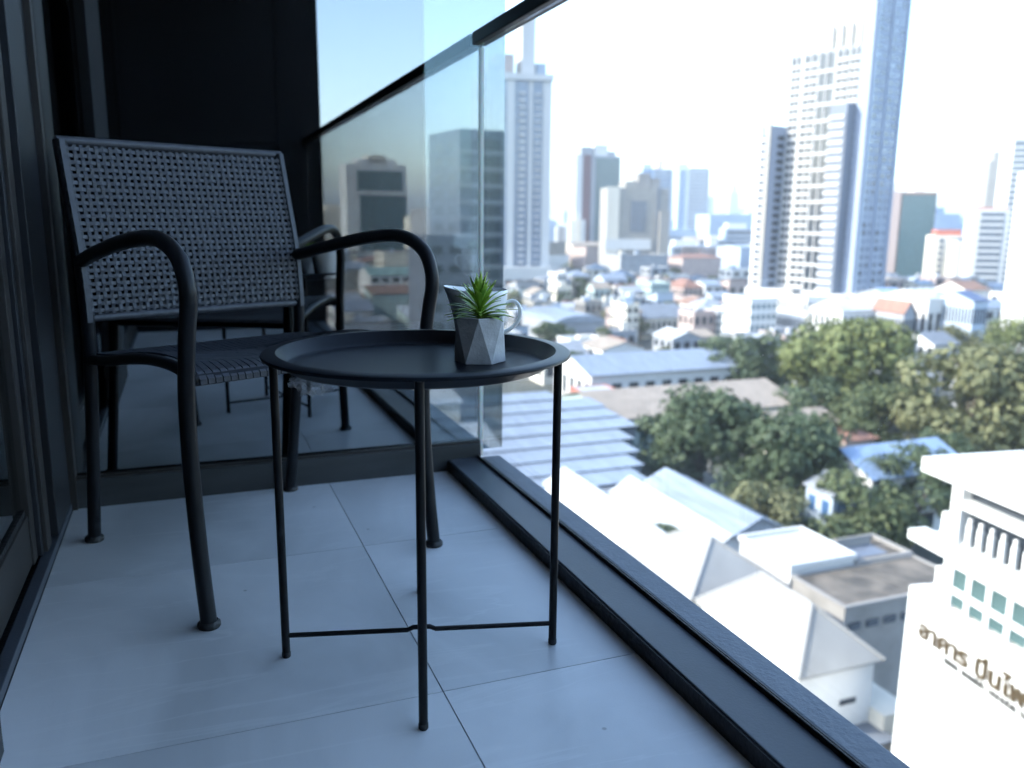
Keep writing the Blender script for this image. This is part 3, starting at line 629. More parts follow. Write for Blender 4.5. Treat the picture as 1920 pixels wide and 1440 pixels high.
mid('white_block', 'tall narrow white block at the foot of the balcony tower', 'building', 1046, 1066, 514, 330, 9, roof='flat', wall='white', rm='white', wins=(2, 4))
mid('white_apartments', 'white apartment block with sunlit left face above the dark tree', 'building', 1410, 1478, 566, 228, 12, roof='flat', wall='white', rm='white', wins=(5, 5), glass='teal', par=.9)
mid('white_shophouse', 'white shophouse with teal windows left of the white apartments', 'building', 1350, 1400, 588, 246, 12, roof='flat', wall='white', rm='white', wins=(4, 4), glass='mint', par=.7)
mid('white_villa', 'broad white villa behind the top of the light green tree, left part', 'house', 1518, 1576, 560, 236, 12, roof='flat', wall='white', rm='white', wins=(4, 3))
mid('white_villa', 'white gabled villa behind the top of the light green tree, right part', 'house', 1582, 1668, 584, 228, 12, roof='gx', rh=2.4, wall='white', rm='white', wins=(5, 2))
mid('white_warehouse', 'big blank white warehouse right of the orange-roofed house', 'building', 1742, 1832, 562, 236, 16, roof='gx', rh=2, wall='white', rm='white', wins=(4, 1))
mid('navy_roof_house', 'grey house with flat navy roof beside the white warehouse', 'building', 1836, 1882, 566, 232, 12, roof='gx', rh=2, wall='pale blue', rm='navy', wins=(5, 2))
mid('orange_roof_house', 'orange-red roofed house left of the white warehouse', 'house', 1708, 1740, 590, 226, 10, roof='gy', rh=3, wall='grey', rm='red', wins=(3, 2))
mid('maroon_roof_house', 'long house with dark maroon roof behind the navy-roofed house', 'house', 1816, 1884, 545, 300, 12, roof='gx', rh=2.4, wall='white', rm='brown', wins=(6, 1))
mid('blue_roof_shed', 'shed with light blue sheet roof right of the big tower foot', 'shed', 1686, 1742, 560, 290, 18, roof='gx', rh=2.5, wall='grey', rm='blue')

# ------------------------------------------------------------------ towers
def tower(name, label, px, rng, phi, cat='tower', group=None, mirrored=False):
    c = far(px, rng)
    if mirrored: c = via_glass(c)
    r = tag(empty(name, (c.x, c.y, G), math.pi-R(phi)), label, cat, group); TAKEN.append((c.x-30, c.x+30, c.y-12, c.y+42)); return r
# balcony tower next to the end glass
RB = 380; hb = htop(985, 137, RB); fh = 2.9; nfl = int(hb/fh)
T = tower('balcony_tower', 'slim white apartment tower with columns of balconies, right beside the end glass', 968, RB, 187)
MB().box(-16, 15.6, .9, 22, 0, hb).build('wall', M_W['pale blue'], T, local=True)
for a, b, wl in ((-12.6, -9.4, 'white'), (5.4, 6.9, 'white'), (11.8, 15.6, 'white'), (-4.4, -1.2, 'white')): blk(T, 'pilaster', a, b, .2, .89, 6, hb-3, wl)
for a, b in ((-9.2, -6.4), (-5.9, -4.5), (7.2, 11.6), (-1.0, 5.2)):
    MB().box(a, b, .78, .88, 6, hb-3).build('glazing_strip', M_P['haze'], T, local=True)  # pale glass colour carries the hazy veil over this tower
bal_me = MB().box(-1.5, 1.5, -1.3, .72, 0, 1.15).mesh('balcony', M_W['white'])
sl_me = MB().box(-1.9, 1.9, -.2, .72, 0, .5).mesh('balcony', M_W['white'])
for i in range(2, nfl-1):
    inst('balcony', bal_me, T, (-14.3, .1, i*fh)); inst('balcony', bal_me, T, (2.2, .1, i*fh), 0, (.8, .7, .8)); inst('balcony', sl_me, T, (9.4, .12, i*fh), 0, (.75, 1, 1))
blk(T, 'cornice', -12.8, 16.2, -.6, 22.4, hb-2.6, hb, 'white'); blk(T, 'roof_core', 2.2, 8.2, 2, 12, hb+.01, hb+24, 'white'); blk(T, 'roof_house', -9, -1, 2.5, 14, hb+.01, hb+8, 'pink'); blk(T, 'roof_house', -12, -9.2, 3, 10, hb+.01, hb+4.5, 'white'); blk(T, 'roof_house', 9.2, 13.6, 3, 12, hb+.01, hb+5, 'pale blue')
blk(T, 'podium', -14, 15.5, -7, .15, 0, 13, 'white')
for k in range(5): win(T, -10+5*k, -7, 4.5, 3.2, 3)
# the big tower
RT = 345; hT = htop(1560, 92, RT); fh = 2.95
T = tower('residential_tower', 'tallest tower, white banded sunlit face and blue shaded side face', 1532, RT, 257)
nfl = int(hT/fh); rf0 = random.Random(12)
# local: x runs right along the sunlit face, 0 at the near corner is x=+17
MB().box(-17, 17, .6, 20, 0, hT).build('wall', M_W['grey'], T, local=True)
MB().box(13.2, 17.6, -.4, 20.4, 0, hT+26).build('corner_shaft', M_W['shade blue'], T, local=True)  # shaft colour darkened to paint the side face in shade
for a, b in ((-16.8, -12.2), (-10.6, -4.6), (-4.0, 2.6), (3.4, 8.6), (9.0, 13.0)): MB().box(a, b, .46, .58, 3, hT-1).build('glazing_strip', M_P['dark'], T, local=True)
for a, b in ((-17.2, -16.6), (-12.2, -10.7), (-4.6, -4.0), (2.6, 3.4), (8.55, 9.05), (-14.5, -14.1), (-7.8, -7.4), (-1.0, -.6), (6.0, 6.4), (11.0, 11.4)): blk(T, 'pilaster', a, b, -.02, .59, 0, hT, 'tower grey')
sets = [((-16.55, -12.25), 1.2), ((-10.65, -4.65), 1.25), ((-3.95, 2.55), 1.15), ((3.45, 8.5), 1.3), ((9.1, 13.15), 1.3)]
ub = {i: MB().box(a, b, -.55 if i > 2 else -.25, .44, 0, hh).mesh('balcony_band', M_W['tower grey']) for i, ((a, b), hh) in enumerate(sets)}
for f_ in range(1, nfl):
    for i in range(5):
        if i == 2 and f_ % 2: continue
        inst('balcony_band', ub[i], T, (0, 0, f_*fh-.4))
# side face windows (faces local +x)
for f_ in range(2, nfl+8):
    for y in (3.6, 7.2, 12.4, 16.2): win(T, 17.62, y, f_*fh, .12, 1.5, 2.1 if y in (3.6, 12.4) else 1.5, rf0.choice(('grey', 'dark', 'grey', 'haze')))
for y in (1.4, 9.9, 18.9): blk(T, 'side_pilaster', 17.61, 18.1, y-.55, y+.55, 0, hT+25.8, 'pale blue' if y < 5 else 'shade blue')
# lower wing in front of the corner, lower wing on the left, stepped top
h2 = htop(1610, 200, RT); blk(T, 'front_wing', 6.2, 13.1, -5.5, .04, 0, h2, 'slate')
for f_ in range(1, int(h2/fh)): inst('balcony_band', MATS.setdefault('_fw', MB().box(6.0, 12.4, -6.1, -5.52, 0, 1.3).mesh('balcony_band', M_W['tower grey'])), T, (0, 0, f_*fh-.4))
h3 = htop(1465, 232, RT); blk(T, 'left_wing', -22.6, -17.3, -8.5, 6, 0, h3, 'shade blue')
blk(T, 'wing_edge', -22.9, -21.4, -9.2, -8.55, 0, h3+.5, 'white'); blk(T, 'wing_edge', -18.9, -17.1, -9.2, -8.55, 0, h3+.8, 'beige')
for f_ in range(1, int(h3/fh)):
    win(T, -20.2, -8.55, f_*fh, 2.4, 1.6, .2, 'dark'); blk(T, 'balcony_band', -21.3, -19.0, -9.4, -8.7, f_*fh-.4, f_*fh+.6, 'white')
    win(T, -17.25, -2.9, f_*fh, .15, 1.7, 3.2, 'dark'); win(T, -17.25, -.9+.0, f_*fh, .15, 1.7, .6, 'dark')
blk(T, 'roof_house', -14, -3, 4, 16, hT+.01, hT+5, 'white'); blk(T, 'roof_house', -2, 12.9, 3, 17, hT+.01, hT+9, 'cream')
for k in range(4): blk(T, 'roof_frame', -1.5+4*k, -.5+4*k, .7, 2.6, hT+.01, hT+8.5, 'white')
blk(T, 'podium', -24, 22, -10, .02, 0, 8, 'white')

def slab_tower(name, label, px, rng, phi, w, d, pyt, strips, roofs=(), cat='tower', bands=None, mirrored=False):
    """office slab: strips = (x0, x1, wall colour or glass:colour) laid across the front; side faces take the wall"""
    h = htop(px, pyt, rng); T = tower(name, label, px, rng, phi, cat, mirrored=mirrored)
    MB().box(-w/2, w/2, .5, d, 0, h).build('wall', M_W[strips[0]], T, local=True)
    for a, b, k in strips[1:]:
        if k.startswith('glass:'):
            MB().box(a, b, .2, .49, 2, h-1.5).build('glass_face', M_P[k[6:]], T, local=True)
            if bands:
                for i in range(1, int(h/bands)): blk(T, 'floor_band', a, b, .05, .19, i*bands, i*bands+bands*.32, strips[0])
        else: blk(T, 'pilaster', a, b, -.2, .49, 0, h+.5, k)
    for a, b, z, k in roofs: blk(T, 'roof_house', a, b, 3, d-2, h+.01, h+z, k)
    return T, h
slab_tower('teal_tower', 'teal glass office tower with maroon strip left of the beige slab', 1120, 700, 190, 37, 26, 292, ('grey', (-18.5, -13.5, 'white'), (-13, -6.5, 'maroon'), (-6, -2.8, 'grey'), (-2.4, 18.2, 'glass:teal')), ((-14, -4, 7, 'grey'), (-3, 8, 9, 'white'), (8.5, 15, 4, 'grey')))
Tb, hb2 = slab_tower('beige_slab', 'beige concrete office slab with dark wall panel and sunlit left side', 1196, 540, 196, 39, 24, 352, ('beige', (-20, -12, 'cream'), (12, 13.2, 'slate')), ((-8, 0, 4, 'beige'), (0.3, 8, 9, 'concrete'), (8.4, 14, 6, 'concrete')))
MB().box(-4.5, 5.2, .25, .48, hb2-27, hb2-8).build('dark_panel', M_P['grey'], Tb, local=True)
blk(Tb, 'stone_band', -20.4, 9, -.35, .45, hb2-38, hb2-31.5, 'white'); blk(Tb, 'side_block', 13.4, 19.6, -3, .45, 0, hb2-14, 'beige')
slab_tower('blue_tower', 'hazy blue office tower rising behind the beige slab', 1230, 980, 195, 36, 24, 316, ('pale blue', (-17, -6, 'glass:blue'), (-4, 16, 'glass:grey')), ((-16, -6, 5, 'pale blue'), (2, 6, 10, 'pink')), bands=4)
slab_tower('blue_tower', 'pale blue gridded office tower right of the beige slab', 1298, 900, 205, 31, 26, 318, ('pale blue', (-15, -9, 'glass:blue'), (-5, 15, 'glass:grey')), ((-16, -6, 6, 'pale blue'), (-4, 15, 2, 'slate')), bands=3.6)
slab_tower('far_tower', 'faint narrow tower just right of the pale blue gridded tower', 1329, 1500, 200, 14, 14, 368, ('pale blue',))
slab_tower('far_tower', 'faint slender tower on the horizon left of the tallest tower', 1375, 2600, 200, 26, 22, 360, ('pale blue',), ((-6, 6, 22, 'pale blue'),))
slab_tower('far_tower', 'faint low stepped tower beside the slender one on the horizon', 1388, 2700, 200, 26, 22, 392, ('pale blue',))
slab_tower('podium_block', 'long pale office podium in front of the pale blue tower', 1320, 640, 200, 46, 20, 462, ('pale blue', (-21, -2, 'glass:grey'), (0, 21, 'glass:blue')), ((-20, -4, 4, 'white'), (6, 12, 7, 'white')), 'building', bands=4)
slab_tower('podium_block', 'pale blue mid-rise block just left of the tallest tower', 1394, 760, 200, 30, 20, 428, ('pale blue', (-13, 13, 'glass:grey')), ((-12, 4, 4, 'white'),), 'building', bands=4)
slab_tower('white_slab', 'pair-like white slab left of the teal tower, nearer the balcony tower', 1053, 720, 200, 9, 14, 424, ('white', (-2.5, 1.5, 'grey')), (), 'building')
slab_tower('white_slab', 'tall white slab touching the teal tower on its left', 1084, 690, 200, 12, 14, 412, ('white', (-2, 2.5, 'cream')), (), 'building')
slab_tower('teal_block', 'brown and teal glass office block just right of the tallest tower', 1706, 560, 212, 28, 20, 360, ('brown', (-14, -11.2, 'white'), (-10.8, -6, 'pink'), (-5, 13.6, 'glass:teal')), ((-12, -8, 5, 'white'), (2, 7, 3, 'white')), 'building')
slab_tower('slate_slab', 'thin slate grey slab between the tallest tower and the brown office block', 1664, 575, 212, 9, 16, 366, ('slate',), (), 'building')
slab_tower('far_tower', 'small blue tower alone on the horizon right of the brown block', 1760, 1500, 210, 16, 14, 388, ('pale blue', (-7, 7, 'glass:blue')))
slab_tower('cream_block', 'cream block with orange-red roof right of the brown office block', 1790, 500, 212, 18, 14, 442, ('cream', (-6, -4, 'glass:grey'), (-1, 8, 'glass:grey')), ((-7, 5, 3, 'orange'),), 'building', bands=3.2)
Tw, hw = slab_tower('white_block', 'white block with blue oval panel under a dark roof edge', 1838, 480, 212, 18, 14, 452, ('white', (5.5, 8.8, 'glass:blue')), ((-8.5, 8.5, 1.2, 'slate'),), 'building', bands=3.2)
ov = [(1.5*math.cos(2*math.pi*k/20), 8.5*math.sin(2*math.pi*k/20)) for k in range(20)]
MB().add([(x-1, .1, hw*.52+z) for x, z in ov]+[(x-1, .45, hw*.52+z) for x, z in ov], [tuple(range(20))]+[(k, k+20, (k+1) % 20+20, (k+1) % 20) for k in range(20)]).build('oval_panel', M_P['blue'], Tw, local=True)
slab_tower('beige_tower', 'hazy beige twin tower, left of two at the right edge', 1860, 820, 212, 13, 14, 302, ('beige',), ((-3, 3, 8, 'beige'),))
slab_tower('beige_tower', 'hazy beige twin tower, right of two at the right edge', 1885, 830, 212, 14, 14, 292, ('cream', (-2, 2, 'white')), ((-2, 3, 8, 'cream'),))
slab_tower('white_slab', 'white block with thin red roof line under the beige twin towers', 1862, 450, 212, 14, 14, 392, ('white', (-5, 5, 'glass:grey')), ((-7, 7, .8, 'orange'),), 'building', bands=3)
slab_tower('striped_tower', 'grey striped tower cut by the right edge of the picture', 1932, 520, 212, 24, 18, 258, ('white', (-11.5, 11.5, 'glass:grey')), (), bands=3)
Tr, hr = slab_tower('edge_tower', 'blown-out white tower with small slot windows at the right edge', 1988, 272, 262, 26, 20, 320, ('white',), ())
for i in range(2, int(hr/3)):
    win(Tr, -9.5, .5, i*3, .9, .8); win(Tr, 3.0, .5, i*3, 3.6, .55); win(Tr, 9.0, .5, i*3, 3.6, .55)

# ------------------------------------------------------------------ what the end glass mirrors (behind the camera)
Tm, hm = slab_tower('mirrored_tower', 'white tower with two dark teal glass panels, mirrored in the end glass', 708, 575, 0, 40, 26, 308, ('white',), ((-14, 12, 3.5, 'white'), (-7, 5, 6, 'cream')), mirrored=True)
# front faces +Y; local +x points to -X there, so the panels sit mirrored
MB().box(-17.5, 13.0, .1, .49, hm-17, hm-4).build('glass_panel', M_P['teal'], Tm, local=True); MB().box(-20, 11.5, .1, .49, hm-56, hm-20).build('glass_panel', M_P['teal'], Tm, local=True)
MB().box(-17, -3, .1, .49, hm-69, hm-59).build('glass_panel', M_P['teal'], Tm, local=True)
blk(Tm, 'stone_band', -20.4, 14, -.5, .45, hm-19.5, hm-17.5, 'white')
Tn = tower('dark_banded_tower', 'dark grey tower with pale floor bands, mirrored in the end glass near its edge', 952, 185, 6, mirrored=True)
hn = htop(900, 245, 185); MB().box(-11, 11, .5, 18, 0, hn).build('wall', M_W['slate'], Tn, local=True)
for i in range(1, int(hn/3.4)): blk(Tn, 'floor_band', -11.3, 11.3, .1, .49, i*3.4, i*3.4+.8, 'grey'); win(Tn, -6, .42, i*3.4+1.0, 7, 2.0); win(Tn, 5, .42, i*3.4+1.0, 7, 2.0); win(Tn, 11.02, 4.5, i*3.4+1.0, .12, 1.9, 4.5, 'grey'); win(Tn, 11.02, 12, i*3.4+1.0, .12, 1.9, 4.5, 'grey')
def rear_wins(r, w, d, h, n, nf, glass='dark'):
    for f_ in range(nf):
        for i in range(n): win(r, -w+2*w*(i+.5)/n, d, (f_+.35)*h/nf, 2*w/n*.62, h/nf*.42, .14, glass)
def mid_m(name, label, cat, pxa, pxb, pyt, rng, d, **k):
    a, b = via_glass(far(pxa, rng)), via_glass(far(pxb, rng)); w = (b-a).length; c = (a+b)/2; h = htop((pxa+pxb)/2, pyt, rng)
    r = house(name, label, cat, c.x-w/2, c.x+w/2, c.y-d, c.y, h, **k); rear_wins(r, w/2, d/2, h, max(3, int(w/3.5)), max(1, int(h/3.3)), 'dark'); return r
mid_m('grey_block', 'grey block with dark roof edge mirrored below the dark banded tower', 'building', 806, 890, 398, 215, 20, roof='flat', wall='grey', rm='slate', par=.8)
mid_m('dark_roof_hall', 'low dark-roofed hall mirrored at the corner of the balustrade', 'hall', 800, 905, 452, 150, 14, roof='flat', wall='slate', rm='slate', par=.6)
mid_m('cream_block', 'cream block mirrored just right of the white tower', 'building', 768, 797, 408, 520, 14, roof='flat', wall='cream', rm='white')
mid_m('green_roof_hall', 'hall with pale green roof mirrored under the white tower', 'hall', 690, 790, 516, 330, 22, roof='gx', rh=2.5, wall='white', rm='green')
mid_m('low_wing', 'low pale wing mirrored at the left foot of the white tower', 'building', 628, 668, 468, 560, 20, roof='flat', wall='cream', rm='white')

# ------------------------------------------------------------------ trees
def leaf_mat(name, c1, c2):
    m = bpy.data.materials.new(name); m.use_nodes = True; nt = m.node_tree; b = nt.nodes['Principled BSDF']; b.inputs['Roughness'].default_value = .6; b.inputs['Specular IOR Level'].default_value = .25
    ge = nt.nodes.new('ShaderNodeNewGeometry'); cr = nt.nodes.new('ShaderNodeValToRGB'); cr.color_ramp.elements[0].color = (*c1, 1); cr.color_ramp.elements[1].color = (*c2, 1)
    nt.links.new(ge.outputs['Random Per Island'], cr.inputs[0]); nt.links.new(cr.outputs[0], b.inputs['Base Color'])
    out = nt.nodes['Material Output']; tl = nt.nodes.new('ShaderNodeBsdfTranslucent'); nt.links.new(cr.outputs[0], tl.inputs[0]); mx = nt.nodes.new('ShaderNodeMixShader'); mx.inputs[0].default_value = .3
    nt.links.new(b.outputs[0], mx.inputs[1]); nt.links.new(tl.outputs[0], mx.inputs[2]); nt.links.new(mx.outputs[0], out.inputs[0]); return m
M_L = {'light': leaf_mat('light green foliage', (.075, .098, .036), (.19, .21, .08)), 'olive': leaf_mat('olive foliage', (.085, .095, .045), (.20, .20, .10)),
       'dark': leaf_mat('dark green foliage', (.045, .068, .038), (.10, .13, .07)), 'mid': leaf_mat('mid green foliage', (.055, .078, .038), (.13, .15, .068))}
M_BARK = pmat('tree bark', (.10, .08, .06), .9, var=.3, scale=2)
def crown_mesh(name, rx, rz, n_clump, n_leaf, size, mat, seed):
    rd = random.Random(seed); mb = MB(); lim = []
    for _ in range(n_clump):
        a = rd.uniform(0, 2*math.pi); zz = rd.uniform(-.75, .95); q = math.sqrt(max(0, 1-zz*zz))*rd.uniform(.35, .88)
        c = Vector((q*math.cos(a)*rx, q*math.sin(a)*rx, zz*rz*.8)); cr = rx*rd.uniform(.22, .40); lim.append(c)
        for _ in range(n_leaf):
            d = Vector((rd.gauss(0, 1), rd.gauss(0, 1), rd.gauss(0, 1))).normalized(); p = c+Vector((d.x*cr, d.y*cr, d.z*cr*.72))*rd.uniform(.55, 1.08)
            n_ = (d+Vector((rd.uniform(-.8, .8), rd.uniform(-.8, .8), rd.uniform(-.3, .9)))).normalized(); t1 = n_.orthogonal().normalized(); t2 = n_.cross(t1)
            an = rd.uniform(0, 6.28); s = size*rd.uniform(.6, 1.35); u_ = (t1*math.cos(an)+t2*math.sin(an))*s; w_ = (t2*math.cos(an)-t1*math.sin(an))*s*.6
            mb.add([p-u_, p-w_, p+u_, p+w_], [(0, 1, 2, 3)])
    return mb.mesh(name, mat), lim
def tree(label, x, y, hc, rx, rz, kind, seed, z0=G, n_clump=26, n_leaf=150, size=None, group='trees below the balcony', name='tree'):
    t = tag(empty(name, (x, y, z0)), label, 'tree', group)
    me, lim = crown_mesh('crown', rx, rz, n_clump, n_leaf, size or max(.22, rx*.055), M_L[kind], seed); inst('crown', me, t, (0, 0, hc))
    tr = MB(); th = max(.12, rx*.06); tr.tube([(0, 0, 0), (th*.4, 0, hc*.4), (0, th*.3, hc)], [th*1.5, th, th*.6], 8)
    for c in lim[:6]: tr.tube([(0, 0, hc*.55), (c.x*.5, c.y*.5, hc*.75+c.z*.3), (c.x*.9, c.y*.9, hc+c.z*.8)], [th*.6, th*.4, th*.12], 6)
    tr.build('trunk', M_BARK, t, local=True); TAKEN.append((x-rx*.8, x+rx*.8, y-rx*.8, y+rx*.8)); return t
def ptree(label, px, py, rpx, rpy, hc, kind, seed, **k):
    p = at_z(px, py, G+hc); dist = (p-EYE).length; return tree(label, p.x, p.y, hc, rpx/FPX*dist, min(hc*.95, rpy/FPX*dist*1.05), kind, seed, **k)
ptree('largest light green tree, below the foot of the tallest tower', 1592, 692, 132, 108, 9.5, 'light', 1, n_clump=46, n_leaf=170)
ptree('big olive green tree at the right edge above the white office roof', 1822, 755, 140, 114, 9.5, 'olive', 2, n_clump=46, n_leaf=170)
ptree('olive tree at the right edge under the white edge tower', 1900, 650, 62, 48, 8, 'light', 3, n_clump=24)
ptree('dark tree left of the largest light green tree', 1400, 680, 92, 56, 7, 'dark', 4, n_clump=26)
ptree('broad dark tree over the saw-tooth roof ends', 1312, 826, 128, 98, 7.5, 'dark', 5, n_clump=40)
ptree('broad dark tree right of the one over the saw-tooth roofs', 1470, 876, 120, 98, 7.0, 'dark', 6, n_clump=36)
ptree('yellowish bushy tree above the pale hip roofs', 1420, 966, 98, 62, 5, 'olive', 7, n_clump=26)
ptree('mid green tree behind the stained concrete roof', 1596, 966, 110, 62, 5, 'mid', 8, n_clump=26)
ptree('dark tree left of the white office building', 1715, 925, 92, 80, 6, 'dark', 9, n_clump=26)
ptree('mid green tree between blue-shuttered house and dark trees', 1545, 915, 58, 60, 6, 'mid', 10, n_clump=18)
ptree('low bush between the white shed roofs', 1240, 1008, 48, 20, 8.3, 'mid', 11, n_clump=16, n_leaf=90)
ptree('round dark tree by the arched hall, just right of the jug', 1040, 630, 46, 28, 5, 'dark', 12, n_clump=18)
ptree('dark tree behind the table rim', 1078, 690, 30, 36, 6, 'dark', 13, n_clump=16)
ptree('bright green hedge-like tree beside the red hut', 1190, 708, 26, 16, 3.2, 'light', 14, n_clump=14)
ptree('bright green bush right of the red hut bush', 1238, 708, 26, 15, 3.2, 'light', 15, n_clump=14)
ptree('dark low tree before the long pale hall', 1300, 712, 45, 22, 4, 'dark', 16, n_clump=16)
ptree('narrow upright tree before the tan-roofed hall', 1196, 775, 16, 30, 5, 'mid', 17, n_clump=12)
ptree('small yellow green tree beside the tan-roofed house', 1455, 800, 34, 18, 3, 'light', 18, n_clump=12)
ptree('small green tree right of the pink-roofed house', 1580, 812, 56, 40, 5, 'mid', 19, n_clump=14)
ptree('tree behind the white canopy building', 1790, 640, 50, 24, 6, 'olive', 20, n_clump=16)
ptree('dark tree below the blue-roofed house', 1645, 925, 58, 58, 5.5, 'dark', 21, n_clump=16)
ptree('light green tree at the foot of the white apartments', 1345, 655, 30, 22, 5, 'mid', 22, n_clump=12)
ptree('dark tree beside the pale shed, under the two broad dark trees', 1395, 905, 80, 56, 5, 'dark', 31, n_clump=20)
ptree('mid green tree left of the white office ledge', 1660, 985, 80, 44, 4, 'mid', 32, n_clump=18)
ptree('dark tree between blue roof and the big olive tree', 1752, 862, 74, 48, 6, 'dark', 33, n_clump=18)
ptree('mid green tree under the largest light green tree', 1650, 780, 90, 56, 6, 'mid', 34, n_clump=22)
ptree('dark tree left under the largest light green tree', 1535, 764, 76, 52, 6, 'dark', 35, n_clump=18)
ptree('dark green tree below the tan-roofed house', 1505, 815, 70, 42, 5, 'dark', 36, n_clump=16)
# a palm in front of the blue roof
p = at_z(1652, 868, G+9); pt = tag(empty('palm_tree', (p.x, p.y, G)), 'slender palm in front of the blue-roofed house', 'tree', 'trees below the balcony')
MB().tube([(0, 0, 0), (.15, .1, 4.5), (0, 0, 9)], [.2, .15, .12], 8).build('trunk', M_BARK, pt, local=True)
for k in range(14):
    a = 2*math.pi*k/14; rd = random.Random(k); u0 = Vector((math.cos(a), math.sin(a), 0)); s0 = Vector((-math.sin(a), math.cos(a), 0)); L = 2.6*rd.uniform(.85, 1.1); mb = MB()
    for i in range(12):
        t = i/12; c = u0*(L*t)+Vector((0, 0, 9+.9*math.sin(t*2.2)-1.7*t*t))
        for s in (-1, 1): mb.add([c, c+u0*.16, c+s0*(s*.55*(1-t*.7))+u0*.3+Vector((0, 0, -.22))], [(0, 1, 2)])
    mb.build('frond', M_L['mid'], pt, local=True)

# ------------------------------------------------------------------ filler houses and street trees
LM = [(985, 'the balcony tower'), (1085, 'the white slabs'), (1120, 'the teal glass tower'), (1196, 'the beige slab'), (1300, 'the gridded blue tower'), (1394, 'the blue mid-rise block'), (1480, 'the grey left wing'),
      (1590, 'the tallest tower'), (1708, 'the brown office block'), (1790, 'the orange-roofed block'), (1850, 'the oval-panel block'), (1905, 'the right-edge tower')]
WC = ['white', 'white', 'cream', 'concrete', 'grey', 'grey', 'pale blue', 'beige', 'pink', 'pale green']; RC = ['white', 'grey', 'silver', 'silver', 'red', 'brown', 'tan', 'grey', 'slate', 'white', 'tan', 'slate', 'brown', 'silver']
RN = {'gx': 'gabled', 'gy': 'gabled', 'hip': 'hipped', 'flat': 'flat', 'mono': 'sloping'}
fill = []; rf = random.Random(77)
def try_fill(x, y, smin, smax, hmin, hmax, mir):
    if mir: v = via_glass(Vector((x, y, 0))); pxx = px_of(v.x, v.y); rng = math.hypot(v.x, v.y); ok = 600 < pxx < 905
    else: pxx = px_of(x, y); rng = math.hypot(x, y); ok = 925 < pxx < 1945
    w, d = rf.uniform(smin, smax)/2, rf.uniform(smin, smax)/2
    if not ok or taken(x, y, max(w, d)): return
    if rf.random() < (.45 if rng < 225 and not mir else .2):
        fill.append((pxx, rng, mir, 'tree', x, y, rf.uniform(2.6, 4.6) if rng < 330 else rf.uniform(3.5, 6), rf.choice(('dark', 'mid', 'light', 'olive')))); TAKEN.append((x-4, x+4, y-4, y+4)); return
    roof = rf.choice(('flat', 'flat', 'flat', 'gx', 'gy', 'hip', 'mono')); wall = rf.choice(WC); rm = rf.choice(RC) if roof != 'flat' else rf.choice(('white', 'grey', 'stained', 'silver', 'stained', 'grey', 'slate'))
    h = rf.uniform(hmin, hmax); fill.append((pxx, rng, mir, 'house', x, y, w, d, h, roof, wall, rm)); TAKEN.append((x-w, x+w, y-d, y+d))
def grid(r0, r1, step, **k):
    n = int(r1/step)+1
    for i in range(-2 if not k['mir'] else 0, n):
        for j in range(0, n):
            x, y = (i+.5+rf.uniform(-.22, .22))*step, (j+.5+rf.uniform(-.22, .22))*step
            if k['mir']: y = -y
            if r0 < math.hypot(x, y) < r1: try_fill(x, y, k['s'][0], k['s'][1], k['h'][0], k['h'][1], k['mir'])
grid(95, 235, 13, s=(7, 11), h=(4, 7.5), mir=False)
grid(225, 330, 11.5, s=(6, 9.5), h=(4, 9), mir=False)
grid(330, 440, 15, s=(8, 13), h=(5, 11), mir=False)
grid(440, 900, 38, s=(16, 32), h=(6, 18), mir=False)
grid(70, 330, 19, s=(10, 16), h=(5, 11), mir=True)
grid(330, 650, 40, s=(18, 34), h=(8, 18), mir=True)
def place(pxx, rng, mir):
    if mir: return 'mirrored in the end glass'+(', nearest' if rng < 200 else ', midway' if rng < 340 else ', far')
    lm = min(LM, key=lambda q: abs(q[0]-pxx))[1]
    return ('nearest rows below ' if rng < 235 else 'lower rows below ' if rng < 330 else 'upper rows below ' if rng < 440 else 'far rows by ')+lm
labs = {}
for f_ in fill:
    if f_[3] == 'tree': base = {'dark': 'small dark tree', 'mid': 'small green tree', 'light': 'small light green tree', 'olive': 'small olive tree'}[f_[7]]
    else:
        _, rng, mir, _, x, y, w, d, h, roof, wall, rm = f_
        base = ('tall ' if h > 9.5 and rng < 440 else '')+wall+' house, '+RN[roof]+' '+{'silver': 'zinc', 'stained': 'stained'}.get(rm, rm)+' roof'
    labs.setdefault((base, place(f_[0], f_[1], f_[2])), []).append(f_)
ORD = ['leftmost', 'second from left', 'third from left', 'fourth from left', 'fifth from left', 'sixth from left', 'seventh from left', 'eighth from left']
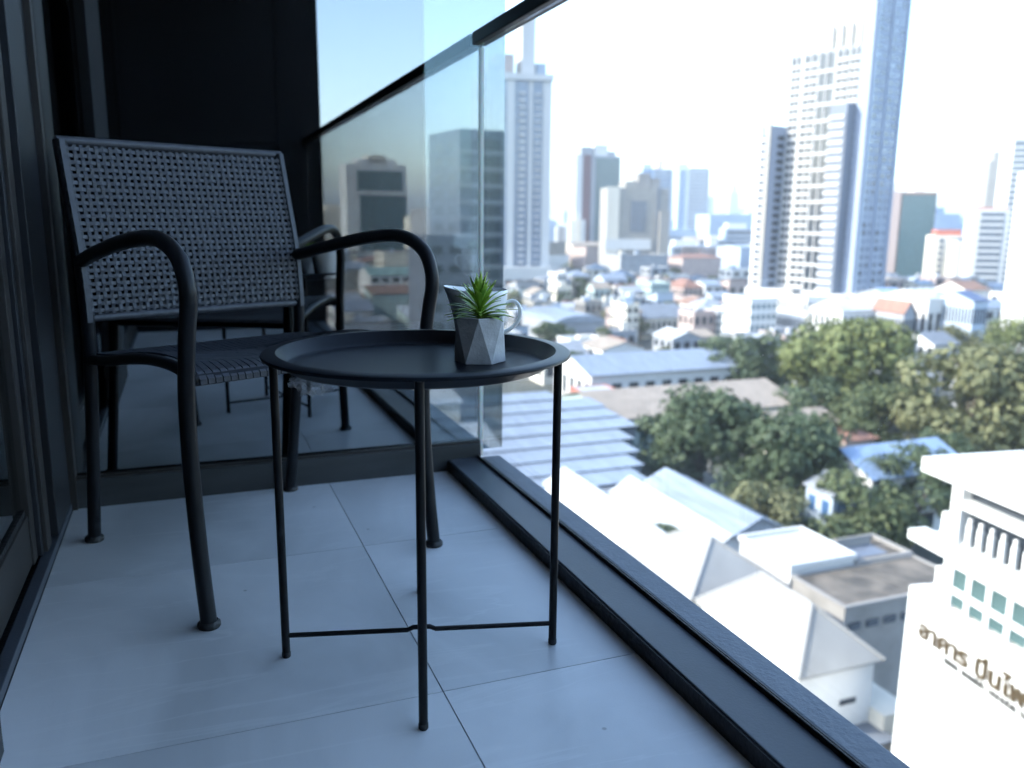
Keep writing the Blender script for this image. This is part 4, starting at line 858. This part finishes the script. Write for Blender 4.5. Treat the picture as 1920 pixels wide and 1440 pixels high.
for (base, plc), lst in labs.items():
    lst.sort(key=lambda q: q[0])
    for i, f_ in enumerate(lst):
        lab = base+', '+(ORD[min(i, 7)]+' ' if len(lst) > 1 else '')+plc
        if f_[3] == 'tree': tree(lab, f_[4], f_[5], f_[6]*1.25, f_[6], f_[6]*.9, f_[7], int(f_[0]*7), n_clump=9, n_leaf=60, size=.42, group='street trees')
        else:
            _, rng, mir, _, x, y, w, d, h, roof, wall, rm = f_
            house('house', lab, 'house', x-w, x+w, y-d, y+d, h, roof, rf.uniform(1.2, 2.6), wall, rm, wins=((3, max(1, int(h/3.2))) if rng < 330 else (2, max(1, int(h/3.2))) if rng < 440 else (0, 0)), group='low houses of the city')
# beyond that the city reads as one mass
mb = MB(); rd = random.Random(4)
for _ in range(1500):
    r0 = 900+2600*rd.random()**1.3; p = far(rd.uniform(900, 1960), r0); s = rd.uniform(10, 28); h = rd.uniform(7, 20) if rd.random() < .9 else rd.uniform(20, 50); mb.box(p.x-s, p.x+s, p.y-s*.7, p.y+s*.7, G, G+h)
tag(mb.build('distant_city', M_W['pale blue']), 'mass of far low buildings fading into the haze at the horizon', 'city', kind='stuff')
mb = MB()
for _ in range(350):
    r0 = 650+2200*rd.random()**1.3; p = via_glass(far(rd.uniform(600, 930), r0)); s = rd.uniform(10, 26); h = rd.uniform(7, 20) if rd.random() < .9 else rd.uniform(20, 45); mb.box(p.x-s, p.x+s, p.y-s*.7, p.y+s*.7, G, G+h)
tag(mb.build('distant_city', M_W['cream']), 'mass of far low buildings mirrored in the end glass', 'city', kind='stuff')

# ------------------------------------------------------------------ haze
hz = bpy.data.materials.new('city haze'); hz.use_nodes = True; nt = hz.node_tree; nt.nodes.clear()
o_ = nt.nodes.new('ShaderNodeOutputMaterial'); pv = nt.nodes.new('ShaderNodeVolumePrincipled')
pv.inputs['Color'].default_value = (.93, .96, 1, 1); pv.inputs['Density'].default_value = .00026; pv.inputs['Anisotropy'].default_value = .3
nt.links.new(pv.outputs[0], o_.inputs['Volume'])
tag(MB().box(-9100, 9100, -9100, 9100, G-2.5, 190).build('haze', hz), kind='stuff')
